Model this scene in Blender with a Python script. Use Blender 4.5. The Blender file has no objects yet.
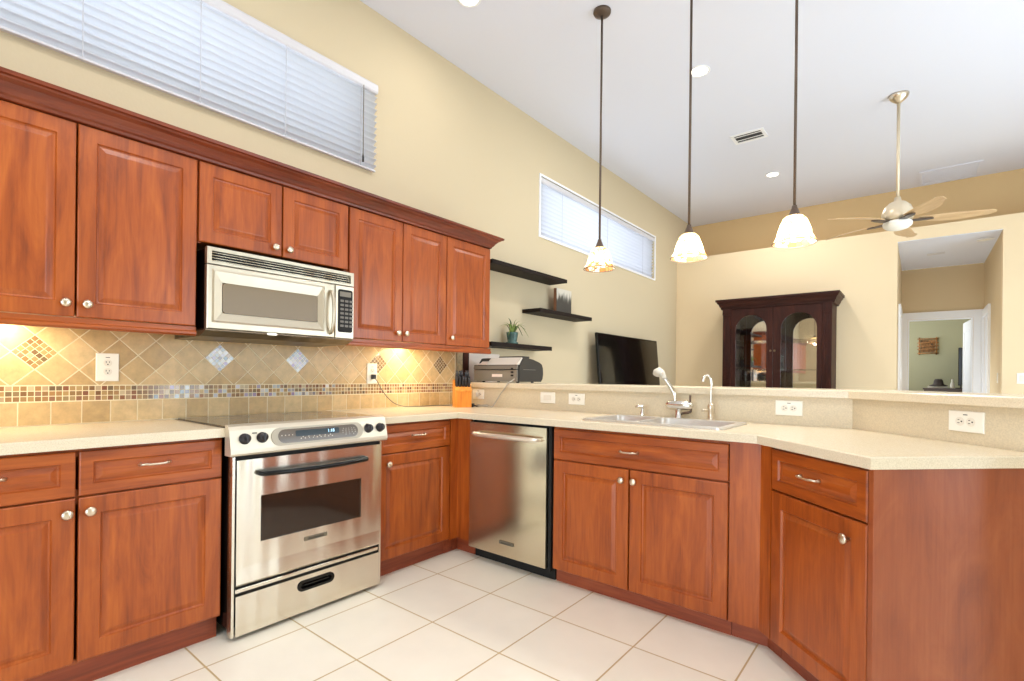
import bpy, bmesh, math, random
from mathutils import Vector, Matrix
C = bpy.context.scene.collection
SC = bpy.context.scene
PI = math.pi
S = math.sqrt(.5)

# ------------------------------------------------------------------ camera, world, light, exposure
def make_camera():
    cam = bpy.data.cameras.new('camera'); co = bpy.data.objects.new('camera', cam); C.objects.link(co)
    cam.sensor_width = 36.0; cam.sensor_fit = 'HORIZONTAL'
    cam.lens = 503.125/1024*36.0
    cam.shift_y = 35.711/1024
    cam.clip_start = .02; cam.clip_end = 200
    yaw, roll = math.radians(38.933), math.radians(.623)
    m = Matrix.Rotation(yaw, 4, 'Z') @ Matrix.Rotation(PI/2, 4, 'X') @ Matrix.Rotation(roll, 4, 'Z')
    m.translation = Vector((2.946, 0, 1.149))
    co.matrix_world = m
    SC.camera = co
make_camera()
SC.view_settings.view_transform = 'Standard'
SC.view_settings.look = 'None'
SC.view_settings.gamma = 1.0
SC.view_settings.use_curve_mapping = False
SC.view_settings.exposure = -0.10
SC.cycles.use_denoising = True
SC.cycles.max_bounces = 10
SC.cycles.diffuse_bounces = 6
SC.cycles.sample_clamp_indirect = 6.0

world = bpy.data.worlds.new('sky'); SC.world = world; world.use_nodes = True
_bg = world.node_tree.nodes['Background']
_bg.inputs[0].default_value = (.80, .90, 1.0, 1); _bg.inputs[1].default_value = 4.0

def area(name, loc, direction, sx, sy, watts, col=(1, 1, 1), spread=PI):
    l = bpy.data.lights.new(name, 'AREA'); l.shape = 'RECTANGLE'; l.size = sx; l.size_y = sy
    l.energy = watts; l.color = col; l.spread = spread
    o = bpy.data.objects.new(name, l); C.objects.link(o); o.location = loc
    o.rotation_euler = Vector(direction).to_track_quat('-Z', 'Y').to_euler()
    return o
# daylight by an unseen glass door behind the camera; the rest are added fill lamps
area('daylight_patio_door', (3.1, -2.72, 1.30), (0, 1, -.15), 3.6, 2.3, 46, (.72, .89, 1))
area('side_fill_lamp', (5.72, 4.3, 1.35), (-1, 0, -.05), 3.6, 2.3, 76, (.70, .88, 1))  # unseen lamp, added to fill the far room from the right
area('bedroom_fill_lamp', (2.1, 11.0, 1.9), (1, 0, -.1), 1.4, 1.3, 9, (1, .98, .94))  # unseen lamp, added as fill for the bedroom
area('hall_fill_lamp', (2.775, 8.75, 1.05), (1, 0, .25), .66, 1.9, 17, (.80, .91, 1))  # unseen lamp beside the casing, added to brighten the hallway

# ------------------------------------------------------------------ materials
def lin(c):
    return tuple(((x/255)/12.92 if x/255 <= .04045 else ((x/255+.055)/1.055)**2.4) for x in c) + (1,)
def new_mat(name):
    m = bpy.data.materials.new(name); m.use_nodes = True
    nt = m.node_tree; return m, nt, nt.nodes, nt.links, nt.nodes['Principled BSDF']
def plain(name, rgb, rough=.5, metal=0., coat=0., spec=.5, noise=0., nscale=40, bump=0., bscale=120, emit=None, estr=0):
    m, nt, N, L, P = new_mat(name)
    P.inputs['Base Color'].default_value = lin(rgb); P.inputs['Roughness'].default_value = rough
    P.inputs['Metallic'].default_value = metal; P.inputs['Coat Weight'].default_value = coat
    P.inputs['Specular IOR Level'].default_value = spec
    if noise or bump:
        tc = N.new('ShaderNodeTexCoord')
    if noise:
        n = N.new('ShaderNodeTexNoise'); n.inputs['Scale'].default_value = nscale; n.inputs['Detail'].default_value = 5
        L.new(tc.outputs['Object'], n.inputs['Vector'])
        r = N.new('ShaderNodeValToRGB')
        a = tuple(max(0, min(255, x*(1-noise))) for x in rgb); b = tuple(max(0, min(255, x*(1+noise))) for x in rgb)
        r.color_ramp.elements[0].color = lin(a); r.color_ramp.elements[1].color = lin(b)
        r.color_ramp.elements[0].position = .3; r.color_ramp.elements[1].position = .7
        L.new(n.outputs['Fac'], r.inputs['Fac']); L.new(r.outputs['Color'], P.inputs['Base Color'])
    if bump:
        n2 = N.new('ShaderNodeTexNoise'); n2.inputs['Scale'].default_value = bscale; n2.inputs['Detail'].default_value = 3
        L.new(tc.outputs['Object'], n2.inputs['Vector'])
        b = N.new('ShaderNodeBump'); b.inputs['Strength'].default_value = bump; b.inputs['Distance'].default_value = .01
        L.new(n2.outputs['Fac'], b.inputs['Height']); L.new(b.outputs['Normal'], P.inputs['Normal'])
    if emit:
        P.inputs['Emission Color'].default_value = lin(emit); P.inputs['Emission Strength'].default_value = estr
    return m
def wood(name, dark, mid, light, axis='z', rough=.34, coat=.15, fig=1.0, long=2.0, cross=13):
    """grain runs along the named object axis"""
    m, nt, N, L, P = new_mat(name)
    tc = N.new('ShaderNodeTexCoord'); oi = N.new('ShaderNodeObjectInfo')
    mul = N.new('ShaderNodeVectorMath'); mul.operation = 'SCALE'; mul.inputs['Scale'].default_value = 37.0
    cmb = N.new('ShaderNodeCombineXYZ')
    for k in range(3): L.new(oi.outputs['Random'], cmb.inputs[k])
    L.new(cmb.outputs[0], mul.inputs[0])
    add = N.new('ShaderNodeVectorMath'); L.new(tc.outputs['Object'], add.inputs[0]); L.new(mul.outputs[0], add.inputs[1])
    def stretched(long, cross):
        mp = N.new('ShaderNodeMapping')
        s = [cross]*3; s['xyz'.index(axis)] = long
        mp.inputs['Scale'].default_value = s; L.new(add.outputs[0], mp.inputs['Vector']); return mp
    n1 = N.new('ShaderNodeTexNoise'); n1.inputs['Scale'].default_value = 1; n1.inputs['Detail'].default_value = 5
    n1.inputs['Distortion'].default_value = 1.1; n1.inputs['Roughness'].default_value = .6
    L.new(stretched(long, cross).outputs[0], n1.inputs['Vector'])
    n2 = N.new('ShaderNodeTexNoise'); n2.inputs['Scale'].default_value = 1; n2.inputs['Detail'].default_value = 4
    L.new(stretched(5, 110).outputs[0], n2.inputs['Vector'])
    mx = N.new('ShaderNodeMix'); mx.data_type = 'FLOAT'; mx.inputs['Factor'].default_value = .28
    L.new(n1.outputs['Fac'], mx.inputs['A']); L.new(n2.outputs['Fac'], mx.inputs['B'])
    r = N.new('ShaderNodeValToRGB'); e = r.color_ramp.elements
    e[0].position = .5-.17*fig; e[0].color = lin(dark); e[1].position = .5+.17*fig; e[1].color = lin(light)
    k = e.new(.5); k.color = lin(mid)
    L.new(mx.outputs['Result'], r.inputs['Fac']); L.new(r.outputs['Color'], P.inputs['Base Color'])
    P.inputs['Roughness'].default_value = rough; P.inputs['Coat Weight'].default_value = coat; P.inputs['Coat Roughness'].default_value = .25
    return m
def brushed(name, rgb, rough=.28, axis='x', wave=.45):
    m, nt, N, L, P = new_mat(name)
    P.inputs['Base Color'].default_value = lin(rgb); P.inputs['Metallic'].default_value = 1.0
    P.inputs['Roughness'].default_value = rough
    # slow upright waviness of rolled sheet, spreading reflections into soft streaks
    tc = N.new('ShaderNodeTexCoord'); mp = N.new('ShaderNodeMapping'); mp.inputs['Scale'].default_value = (7, 7, 1.2)
    L.new(tc.outputs['Object'], mp.inputs['Vector'])
    n2 = N.new('ShaderNodeTexNoise'); n2.inputs['Scale'].default_value = 1; n2.inputs['Detail'].default_value = 1
    L.new(mp.outputs[0], n2.inputs['Vector'])
    b = N.new('ShaderNodeBump'); b.inputs['Strength'].default_value = wave; b.inputs['Distance'].default_value = .05
    L.new(n2.outputs['Fac'], b.inputs['Height']); L.new(b.outputs['Normal'], P.inputs['Normal'])
    return m
def glass(name, rgb=(255, 255, 255), rough=0.0, mixf=.92):
    m, nt, N, L, P = new_mat(name)
    N.remove(P); out = [n for n in N if n.type == 'OUTPUT_MATERIAL'][0]
    g = N.new('ShaderNodeBsdfGlossy'); g.inputs['Roughness'].default_value = .02
    t = N.new('ShaderNodeBsdfTransparent'); t.inputs['Color'].default_value = lin(rgb)
    fr = N.new('ShaderNodeFresnel'); ge = N.new('ShaderNodeNewGeometry'); mi = N.new('ShaderNodeMapRange'); mi.inputs['To Min'].default_value = 1.5; mi.inputs['To Max'].default_value = 1/1.5
    L.new(ge.outputs['Backfacing'], mi.inputs['Value']); L.new(mi.outputs[0], fr.inputs['IOR'])
    mx = N.new('ShaderNodeMixShader'); L.new(fr.outputs[0], mx.inputs[0]); L.new(t.outputs[0], mx.inputs[1]); L.new(g.outputs[0], mx.inputs[2])
    L.new(mx.outputs[0], out.inputs['Surface']); return m
def tone_tile(name, stops, rough=.5, coat=0., noise=.0, nscale=30, attr='tone'):
    m, nt, N, L, P = new_mat(name)
    a = N.new('ShaderNodeAttribute'); a.attribute_name = attr
    r = N.new('ShaderNodeValToRGB'); r.color_ramp.interpolation = 'LINEAR'
    e = r.color_ramp.elements
    while len(e) > 1: e.remove(e[-1])
    for i, c in enumerate(stops):
        if i == 0: e[0].position = 0; e[0].color = lin(c)
        else: k = e.new(i/(len(stops)-1)); k.color = lin(c)
    L.new(a.outputs['Fac'], r.inputs['Fac'])
    src = r.outputs['Color']
    if noise:
        tc = N.new('ShaderNodeTexCoord')
        n = N.new('ShaderNodeTexNoise'); n.inputs['Scale'].default_value = nscale; n.inputs['Detail'].default_value = 6; n.inputs['Roughness'].default_value = .65
        L.new(tc.outputs['Object'], n.inputs['Vector'])
        mr = N.new('ShaderNodeMapRange'); mr.inputs['To Min'].default_value = 1-noise; mr.inputs['To Max'].default_value = 1+noise
        mr.inputs['From Min'].default_value = .25; mr.inputs['From Max'].default_value = .75
        L.new(n.outputs['Fac'], mr.inputs['Value'])
        vm = N.new('ShaderNodeVectorMath'); vm.operation = 'SCALE'; L.new(src, vm.inputs[0]); L.new(mr.outputs[0], vm.inputs['Scale'])
        src = vm.outputs[0]
    L.new(src, P.inputs['Base Color']); P.inputs['Roughness'].default_value = rough; P.inputs['Coat Weight'].default_value = coat
    return m
def floor_tile():
    m, nt, N, L, P = new_mat('cream floor tile')
    tc = N.new('ShaderNodeTexCoord'); mp = N.new('ShaderNodeMapping')
    mp.inputs['Location'].default_value = (-.789, -1.191, 0)
    L.new(tc.outputs['Object'], mp.inputs['Vector'])
    b = N.new('ShaderNodeTexBrick'); b.offset = 0; b.squash = 1
    b.inputs['Scale'].default_value = 1; b.inputs['Brick Width'].default_value = .4065; b.inputs['Row Height'].default_value = .4065
    b.inputs['Mortar Size'].default_value = .0042; b.inputs['Mortar Smooth'].default_value = .3; b.inputs['Bias'].default_value = 0
    b.inputs['Color1'].default_value = lin((242, 236, 221)); b.inputs['Color2'].default_value = lin((238, 231, 214)); b.inputs['Mortar'].default_value = lin((196, 172, 126))
    L.new(mp.outputs[0], b.inputs['Vector'])
    n = N.new('ShaderNodeTexNoise'); n.inputs['Scale'].default_value = 5; n.inputs['Detail'].default_value = 6
    L.new(tc.outputs['Object'], n.inputs['Vector'])
    mr = N.new('ShaderNodeMapRange'); mr.inputs['To Min'].default_value = .92; mr.inputs['To Max'].default_value = 1.06
    L.new(n.outputs['Fac'], mr.inputs['Value'])
    vm = N.new('ShaderNodeVectorMath'); vm.operation = 'SCALE'; L.new(b.outputs['Color'], vm.inputs[0]); L.new(mr.outputs[0], vm.inputs['Scale'])
    L.new(vm.outputs[0], P.inputs['Base Color'])
    P.inputs['Roughness'].default_value = .33
    bp_ = N.new('ShaderNodeBump'); bp_.inputs['Strength'].default_value = .4; bp_.inputs['Distance'].default_value = .004; bp_.invert = True
    L.new(b.outputs['Fac'], bp_.inputs['Height']); L.new(bp_.outputs['Normal'], P.inputs['Normal'])
    return m
def solid_surface():
    m, nt, N, L, P = new_mat('speckled beige solid surface')
    tc = N.new('ShaderNodeTexCoord')
    n = N.new('ShaderNodeTexNoise'); n.inputs['Scale'].default_value = 260; n.inputs['Detail'].default_value = 2
    L.new(tc.outputs['Object'], n.inputs['Vector'])
    r = N.new('ShaderNodeValToRGB'); e = r.color_ramp.elements
    e[0].position = .34; e[0].color = lin((212, 198, 170)); e[1].position = .62; e[1].color = lin((226, 213, 187))
    L.new(n.outputs['Fac'], r.inputs['Fac']); L.new(r.outputs['Color'], P.inputs['Base Color'])
    P.inputs['Roughness'].default_value = .24
    return m
def shade_glass():
    m, nt, N, L, P = new_mat('leaded mosaic glass'); N.remove(P)
    out = [n for n in N if n.type == 'OUTPUT_MATERIAL'][0]
    tc = N.new('ShaderNodeTexCoord')
    v = N.new('ShaderNodeTexVoronoi'); v.inputs['Scale'].default_value = 34; L.new(tc.outputs['Object'], v.inputs['Vector'])
    v2 = N.new('ShaderNodeTexVoronoi'); v2.feature = 'DISTANCE_TO_EDGE'; v2.inputs['Scale'].default_value = 34; L.new(tc.outputs['Object'], v2.inputs['Vector'])
    sx = N.new('ShaderNodeSeparateXYZ'); L.new(tc.outputs['Object'], sx.inputs[0])
    wn = N.new('ShaderNodeSeparateColor'); L.new(v.outputs['Color'], wn.inputs[0])
    # ring of warm pieces above the rim, pearly pieces elsewhere
    band = N.new('ShaderNodeMapRange'); band.inputs['From Min'].default_value = .075; band.inputs['From Max'].default_value = .035
    L.new(sx.outputs['Z'], band.inputs['Value'])
    r1 = N.new('ShaderNodeValToRGB'); e = r1.color_ramp.elements; e[0].color = lin((255, 240, 205)); e[1].color = lin((250, 225, 180))
    r2 = N.new('ShaderNodeValToRGB'); e = r2.color_ramp.elements; e[0].color = lin((190, 100, 45)); e[1].color = lin((250, 244, 232))
    k = e.new(.28); k.color = lin((208, 150, 98)); k = e.new(.42); k.color = lin((240, 226, 206))
    L.new(wn.outputs[0], r1.inputs[0]); L.new(wn.outputs[0], r2.inputs[0])
    mx = N.new('ShaderNodeMix'); mx.data_type = 'RGBA'; L.new(band.outputs[0], mx.inputs['Factor']); L.new(r1.outputs[0], mx.inputs['A']); L.new(r2.outputs[0], mx.inputs['B'])
    ld = N.new('ShaderNodeMath'); ld.operation = 'LESS_THAN'; ld.inputs[1].default_value = .07; L.new(v2.outputs['Distance'], ld.inputs[0])
    mx2 = N.new('ShaderNodeMix'); mx2.data_type = 'RGBA'; L.new(ld.outputs[0], mx2.inputs['Factor']); L.new(mx.outputs['Result'], mx2.inputs['A']); mx2.inputs['B'].default_value = lin((120, 100, 70))
    t = N.new('ShaderNodeBsdfTranslucent'); L.new(mx2.outputs['Result'], t.inputs['Color'])
    d = N.new('ShaderNodeBsdfDiffuse'); L.new(mx2.outputs['Result'], d.inputs['Color'])
    ms = N.new('ShaderNodeMixShader'); ms.inputs[0].default_value = .35; L.new(t.outputs[0], ms.inputs[1]); L.new(d.outputs[0], ms.inputs[2])
    L.new(ms.outputs[0], out.inputs['Surface']); return m
def slat_mat(name, rgb, tr=.35):
    m, nt, N, L, P = new_mat(name); N.remove(P)
    out = [n for n in N if n.type == 'OUTPUT_MATERIAL'][0]
    t = N.new('ShaderNodeBsdfTranslucent'); t.inputs['Color'].default_value = lin(rgb)
    d = N.new('ShaderNodeBsdfDiffuse'); d.inputs['Color'].default_value = lin(rgb)
    ms = N.new('ShaderNodeMixShader'); ms.inputs[0].default_value = 1-tr; L.new(t.outputs[0], ms.inputs[1]); L.new(d.outputs[0], ms.inputs[2])
    L.new(ms.outputs[0], out.inputs['Surface']); return m
def canvas_photo():
    m, nt, N, L, P = new_mat('forest print'); tc = N.new('ShaderNodeTexCoord'); sx = N.new('ShaderNodeSeparateXYZ')
    L.new(tc.outputs['Object'], sx.inputs[0])
    mp = N.new('ShaderNodeMapping'); mp.inputs['Scale'].default_value = (30, 30, 5); L.new(tc.outputs['Object'], mp.inputs['Vector'])
    n = N.new('ShaderNodeTexNoise'); n.inputs['Scale'].default_value = 1; n.inputs['Detail'].default_value = 4; L.new(mp.outputs[0], n.inputs['Vector'])
    mu = N.new('ShaderNodeMath'); mu.operation = 'MULTIPLY_ADD'; mu.inputs[1].default_value = -.26; L.new(n.outputs['Fac'], mu.inputs[0]); L.new(sx.outputs['Z'], mu.inputs[2])
    r = N.new('ShaderNodeValToRGB'); e = r.color_ramp.elements
    e[0].position = .0; e[0].color = lin((62, 58, 52)); e[1].position = .085; e[1].color = lin((205, 198, 185)); k = e.new(.03); k.color = lin((92, 88, 80))
    L.new(mu.outputs[0], r.inputs['Fac']); L.new(r.outputs['Color'], P.inputs['Base Color']); P.inputs['Roughness'].default_value = .6
    return m

M = {}
def build_materials():
    cd, cm_, cl = (112, 44, 10), (158, 74, 20), (184, 96, 32)
    M['wood_v'] = wood('cherry upright grain', cd, cm_, cl, 'z', fig=1.3)
    M['wood_h'] = wood('cherry level grain', cd, cm_, cl, 'x', fig=1.3)
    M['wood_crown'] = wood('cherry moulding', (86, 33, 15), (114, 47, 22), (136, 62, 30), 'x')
    M['wood_toe'] = wood('cherry plinth', (112, 46, 24), (140, 62, 32), (160, 78, 42), 'x', rough=.45)
    M['wood_end'] = wood('cherry end grain', (128, 60, 30), (147, 73, 37), (162, 88, 48), 'z', fig=1.2, long=3.2, cross=7)
    M['carcass'] = plain('cabinet inside', (110, 48, 24), .6)
    M['wall'] = plain('cream painted wall', (203, 187, 156), .85, bump=.06, bscale=60)
    M['far'] = plain('warm painted wall', (232, 210, 173), .85, bump=.05, bscale=60)
    M['band'] = plain('recess wall in shaded tan', (216, 186, 138), .85, bump=.05, bscale=60)  # darker than the far wall: shade of the recess put into the colour
    M['ceiling'] = plain('white ceiling paint', (222, 224, 236), .9, bump=.08, bscale=90)
    M['white'] = plain('white trim paint', (240, 240, 242), .4)
    M['green'] = plain('sage painted wall', (170, 168, 138), .85)
    M['hall'] = plain('hall painted wall', (216, 194, 156), .85, bump=.05, bscale=60)
    M['floor'] = floor_tile()
    M['counter'] = solid_surface()
    M['splash'] = plain('stone look splash panel', (214, 200, 172), .4, noise=.04, nscale=180)
    M['travertine'] = tone_tile('travertine tile', [(186, 154, 104), (202, 172, 122), (212, 184, 136), (194, 160, 108)], .42, .1, .2, 26)
    M['mosaic'] = tone_tile('amber glass mosaic', [(112, 72, 46), (178, 146, 98), (140, 104, 68), (196, 168, 116), (100, 80, 62), (168, 128, 84), (132, 80, 58), (200, 182, 148)], .12, .4)
    M['glint_mosaic'] = tone_tile('glass mosaic with painted glints', [(226, 224, 226), (150, 122, 166), (206, 214, 216), (120, 104, 112), (236, 232, 226), (128, 146, 160), (190, 160, 130)], .08, .6)  # whitish and bluish reflections on the glass mosaic, painted into the tile colours
    M['umber'] = tone_tile('umber glass mosaic', [(120, 96, 66), (146, 118, 80), (106, 86, 64), (160, 132, 92), (128, 100, 70)], .15, .4)
    M['grout'] = plain('pale grout', (236, 222, 188), .8)
    M['steel'] = brushed('brushed steel', (226, 219, 204), .24, 'x')
    M['steel_v'] = brushed('brushed steel upright', (200, 190, 170), .24, 'x')
    M['cream_steel'] = plain('satin metal panel', (216, 206, 186), .34, .55)
    M['chrome'] = plain('chrome', (225, 222, 215), .12, 1)
    M['bright'] = plain('bright satin metal', (240, 232, 216), .3, .7)
    M['nickel'] = plain('satin nickel', (222, 210, 190), .28, 1)
    M['black'] = plain('black enamel', (14, 12, 11), .18, spec=.3)
    M['matte_black'] = plain('matte black', (16, 15, 14), .7)
    M['black_glass'] = plain('black glass', (14, 12, 11), .05, coat=.5)
    M['smoke_glass'] = plain('smoky oven glass', (46, 34, 26), .08, coat=.3)
    M['micro_glass'] = plain('microwave window', (122, 104, 76), .14, spec=.25)
    M['hob'] = plain('glass cooktop', (48, 35, 27), .12, coat=.3)
    M['plate'] = plain('white plastic', (244, 240, 228), .35)
    M['slot'] = plain('dark slots', (40, 36, 32), .6)
    M['socket'] = plain('socket face', (232, 226, 212), .4)
    M['sink'] = plain('satin sink steel', (214, 210, 204), .34, .75)
    M['bronze'] = plain('oil rubbed bronze', (92, 76, 64), .42, .4)
    M['shade'] = shade_glass()
    M['bulb'] = plain('lit bulb', (255, 240, 210), .5, emit=(255, 226, 170), estr=14)
    M['can'] = plain('lit downlight', (255, 250, 240), .5, emit=(255, 244, 225), estr=9)
    M['bar_lens'] = plain('lit lens', (255, 240, 210), .5, emit=(255, 220, 150), estr=6)
    M['espresso'] = wood('espresso wood', (26, 16, 12), (36, 22, 16), (46, 30, 22), 'x', rough=.4)
    M['hutch'] = wood('mahogany', (44, 20, 14), (58, 27, 19), (74, 36, 25), 'z', rough=.5, coat=0)
    M['hutch_h'] = wood('mahogany level', (40, 18, 13), (54, 25, 18), (68, 33, 23), 'x', rough=.45, coat=0)
    M['mirror'] = plain('mirror', (232, 232, 226), .03, 1)
    M['glass'] = glass('clear glass')
    M['slat'] = slat_mat('white blind slat', (226, 229, 236), .15)
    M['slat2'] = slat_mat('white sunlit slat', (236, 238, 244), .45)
    M['cord'] = plain('blind cord', (190, 190, 196), .7)
    M['fan_blade'] = wood('pale maple', (186, 150, 108), (202, 168, 124), (214, 182, 140), 'x', rough=.4)
    M['dark_iron'] = plain('dark blade bracket', (92, 78, 68), .4, .5)
    M['frost'] = plain('frosted white glass', (240, 236, 226), .35)
    M['knife_block'] = wood('honey wood', (200, 112, 30), (222, 138, 44), (232, 156, 62), 'z', rough=.4)
    M['knife_handle'] = plain('black knife handle', (32, 28, 32), .3)
    M['printer_dark'] = plain('charcoal plastic', (46, 44, 42), .38)
    M['printer_mid'] = plain('grey printer fascia', (132, 127, 118), .35, .2)
    M['printer_light'] = plain('silver printer panel', (222, 216, 206), .35, .2)
    M['paper'] = plain('pale paper', (236, 222, 212), .8)
    M['pot'] = plain('teal glazed pot', (54, 84, 78), .25, noise=.25, nscale=18)
    M['leaf'] = plain('spiky leaf green', (112, 130, 62), .5, noise=.3, nscale=14)
    M['leaf_dark'] = plain('deep leaf green', (66, 84, 46), .5)
    M['canvas'] = canvas_photo()
    M['canvas_edge'] = plain('russet canvas edge', (128, 84, 56), .7)
    M['screen'] = plain('black screen', (12, 10, 9), .09, coat=.4)
    M['bamboo'] = plain('bamboo frame', (150, 104, 56), .5, noise=.3, nscale=30)
    M['print'] = plain('carved print', (108, 76, 42), .6, noise=.55, nscale=34)
    M['dresser'] = wood('dark dresser wood', (52, 34, 24), (66, 44, 32), (80, 56, 40), 'x')
    M['white_cord'] = plain('grey white cable', (172, 164, 150), .5)
    M['grey_cord'] = plain('grey cable', (120, 112, 98), .5)
    M['display'] = plain('panel glass', (92, 80, 68), .16, coat=.3)
    M['display_dark'] = plain('clock window', (30, 44, 52), .12)
    M['digits'] = plain('lit digits', (190, 225, 240), .5, emit=(170, 215, 240), estr=1.6)
    M['legend'] = plain('panel legend', (206, 196, 178), .5)
    M['keypad'] = plain('keypad', (30, 28, 27), .5, spec=.2)
    M['key'] = plain('key face', (104, 98, 90), .4)
    M['lcd'] = plain('grey lcd', (112, 104, 88), .3)
    M['brass_dark'] = plain('aged brass knob', (130, 112, 84), .35, .9)
    M['ceramic'] = plain('pale ceramic', (206, 200, 186), .35)
    M['hat'] = plain('dark felt', (52, 42, 36), .8)
    M['liner'] = plain('stone liner', (150, 134, 104), .5, noise=.15, nscale=40)
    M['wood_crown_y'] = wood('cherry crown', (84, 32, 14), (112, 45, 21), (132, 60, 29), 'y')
    M['surround'] = plain('satin grey surround', (172, 164, 148), .45, .3)
    M['steel_soft'] = brushed('soft brushed steel', (198, 188, 168), .40, wave=.15)
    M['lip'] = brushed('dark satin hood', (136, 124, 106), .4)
    M['steel_dw'] = brushed('dishwasher steel', (210, 198, 174), .2, wave=.0)
    M['espresso_y'] = wood('espresso shelf wood', (20, 12, 9), (28, 18, 13), (38, 25, 18), 'y', rough=.6, coat=0)
    M['vent_pale'] = plain('pale duct', (214, 213, 218), .8)
    M['fan_pale'] = plain('pale satin fan metal', (222, 206, 178), .35, .35)
    for k in ('espresso_y', 'hutch', 'hutch_h'): M[k].node_tree.nodes['Principled BSDF'].inputs['Specular IOR Level'].default_value = .2
    M['valance'] = plain('soft white vinyl', (206, 204, 208), .5)
    M['vent_dark'] = plain('duct dark', (60, 58, 60), .8)
build_materials()

# ------------------------------------------------------------------ mesh helpers
class MB:
    def __init__(self): self.bm = bmesh.new(); self.mats = []; self.cur = 0
    def use(self, m):
        if m not in self.mats: self.mats.append(m)
        self.cur = self.mats.index(m); return self
    def face(self, vs, smooth=False):
        try: f = self.bm.faces.new(vs)
        except ValueError: return None
        f.material_index = self.cur; f.smooth = smooth; return f
    def box(self, x0, y0, z0, x1, y1, z1):
        v = [self.bm.verts.new(p) for p in ((x0, y0, z0), (x1, y0, z0), (x1, y1, z0), (x0, y1, z0), (x0, y0, z1), (x1, y0, z1), (x1, y1, z1), (x0, y1, z1))]
        for i in ((3, 2, 1, 0), (4, 5, 6, 7), (0, 1, 5, 4), (1, 2, 6, 5), (2, 3, 7, 6), (3, 0, 4, 7)): self.face([v[k] for k in i])
        return self
    def bbox(self, x0, y0, z0, x1, y1, z1, b):
        """box with chamfered edges"""
        m2 = bmesh.new(); bmesh.ops.create_cube(m2, size=1)
        for v in m2.verts: v.co = Vector(((x0+x1)/2+v.co.x*(x1-x0), (y0+y1)/2+v.co.y*(y1-y0), (z0+z1)/2+v.co.z*(z1-z0)))
        bmesh.ops.bevel(m2, geom=list(m2.edges), offset=b, segments=2, profile=.5, affect='EDGES')
        vm = {v: self.bm.verts.new(v.co) for v in m2.verts}
        for f in m2.faces: self.face([vm[v] for v in f.verts])
        m2.free(); return self
    def prism(self, pts, a0, a1, axis='z', smooth=False):
        """pts: 2-D polygon; extruded along axis between a0 and a1"""
        def P(p, a):
            return {'z': (p[0], p[1], a), 'y': (p[0], a, p[1]), 'x': (a, p[0], p[1])}[axis]
        A = [self.bm.verts.new(P(p, a0)) for p in pts]; B = [self.bm.verts.new(P(p, a1)) for p in pts]
        n = len(pts); self.face(list(reversed(A))); self.face(B)
        for i in range(n): self.face([A[i], A[(i+1) % n], B[(i+1) % n], B[i]], smooth)
        return self
    def rings(self, loops, cap0=True, cap1=True, smooth=False, closed=True):
        R = [[self.bm.verts.new(p) for p in l] for l in loops]
        n = len(R[0])
        for a, b in zip(R, R[1:]):
            for i in range(n if closed else n-1): self.face([a[i], a[(i+1) % n], b[(i+1) % n], b[i]], smooth)
        if cap0: self.face(list(reversed(R[0])))
        if cap1: self.face(R[-1])
        return self
    def lathe(self, prof, n=24, axis='z', o=(0, 0, 0), sx=1, sy=1, smooth=True):
        """prof: (radius, height) list"""
        loops = []
        for r, h in prof:
            l = []
            for i in range(n):
                a = 2*PI*i/n; c, s = r*math.cos(a)*sx, r*math.sin(a)*sy
                p = {'z': (c, s, h), 'y': (c, h, s), 'x': (h, c, s)}[axis]
                l.append((p[0]+o[0], p[1]+o[1], p[2]+o[2]))
            loops.append(l)
        return self.rings(loops, prof[0][0] > 1e-5, prof[-1][0] > 1e-5, smooth)
    def tube(self, pts, r, n=10, smooth=True):
        pts = [Vector(p) for p in pts]; loops = []
        rr = r if isinstance(r, (list, tuple)) else [r]*len(pts)
        up = None
        for i, p in enumerate(pts):
            d = (pts[min(i+1, len(pts)-1)]-pts[max(i-1, 0)]).normalized()
            if up is None:
                up = d.orthogonal().normalized()
            else:
                up = (up-d*up.dot(d)); up = up.normalized() if up.length > 1e-6 else d.orthogonal().normalized()
            s = d.cross(up)
            loops.append([p+up*rr[i]*math.cos(2*PI*k/n)+s*rr[i]*math.sin(2*PI*k/n) for k in range(n)])
        return self.rings(loops, True, True, smooth)
    def plate(self, outer, holes, t0, t1, axis='z'):
        """flat plate with holes; polygons in 2-D, thickness t0..t1 along axis"""
        m2 = bmesh.new()
        def P(p, a): return {'z': (p[0], p[1], a), 'y': (p[0], a, p[1]), 'x': (a, p[0], p[1])}[axis]
        edges = []
        for lp in [outer]+holes:
            vs = [m2.verts.new(P(p, 0)) for p in lp]
            edges += [m2.edges.new((vs[i], vs[(i+1) % len(vs)])) for i in range(len(vs))]
        bmesh.ops.triangle_fill(m2, use_beauty=True, use_dissolve=False, edges=edges)
        off = Vector(P((0, 0), 1))
        lo = {v: self.bm.verts.new(v.co+off*t0) for v in m2.verts}; hi = {v: self.bm.verts.new(v.co+off*t1) for v in m2.verts}
        for f in m2.faces:
            self.face([lo[v] for v in reversed(f.verts)]); self.face([hi[v] for v in f.verts])
        for e in m2.edges:
            if len(e.link_faces) == 1:
                a, b = e.verts; self.face([lo[a], lo[b], hi[b], hi[a]])
        m2.free(); return self
    def ball(self, o, rx, ry, rz, n=14):
        prof = [(math.sin(PI*i/n), -math.cos(PI*i/n)) for i in range(n+1)]
        loops = [[(o[0]+rx*r*math.cos(2*PI*k/n), o[1]+ry*r*math.sin(2*PI*k/n), o[2]+rz*h) for k in range(n)] for r, h in prof]
        self.rings(loops, False, False, True); return self
    def xform(self, m):
        for v in self.bm.verts: v.co = m @ v.co
        return self
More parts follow.
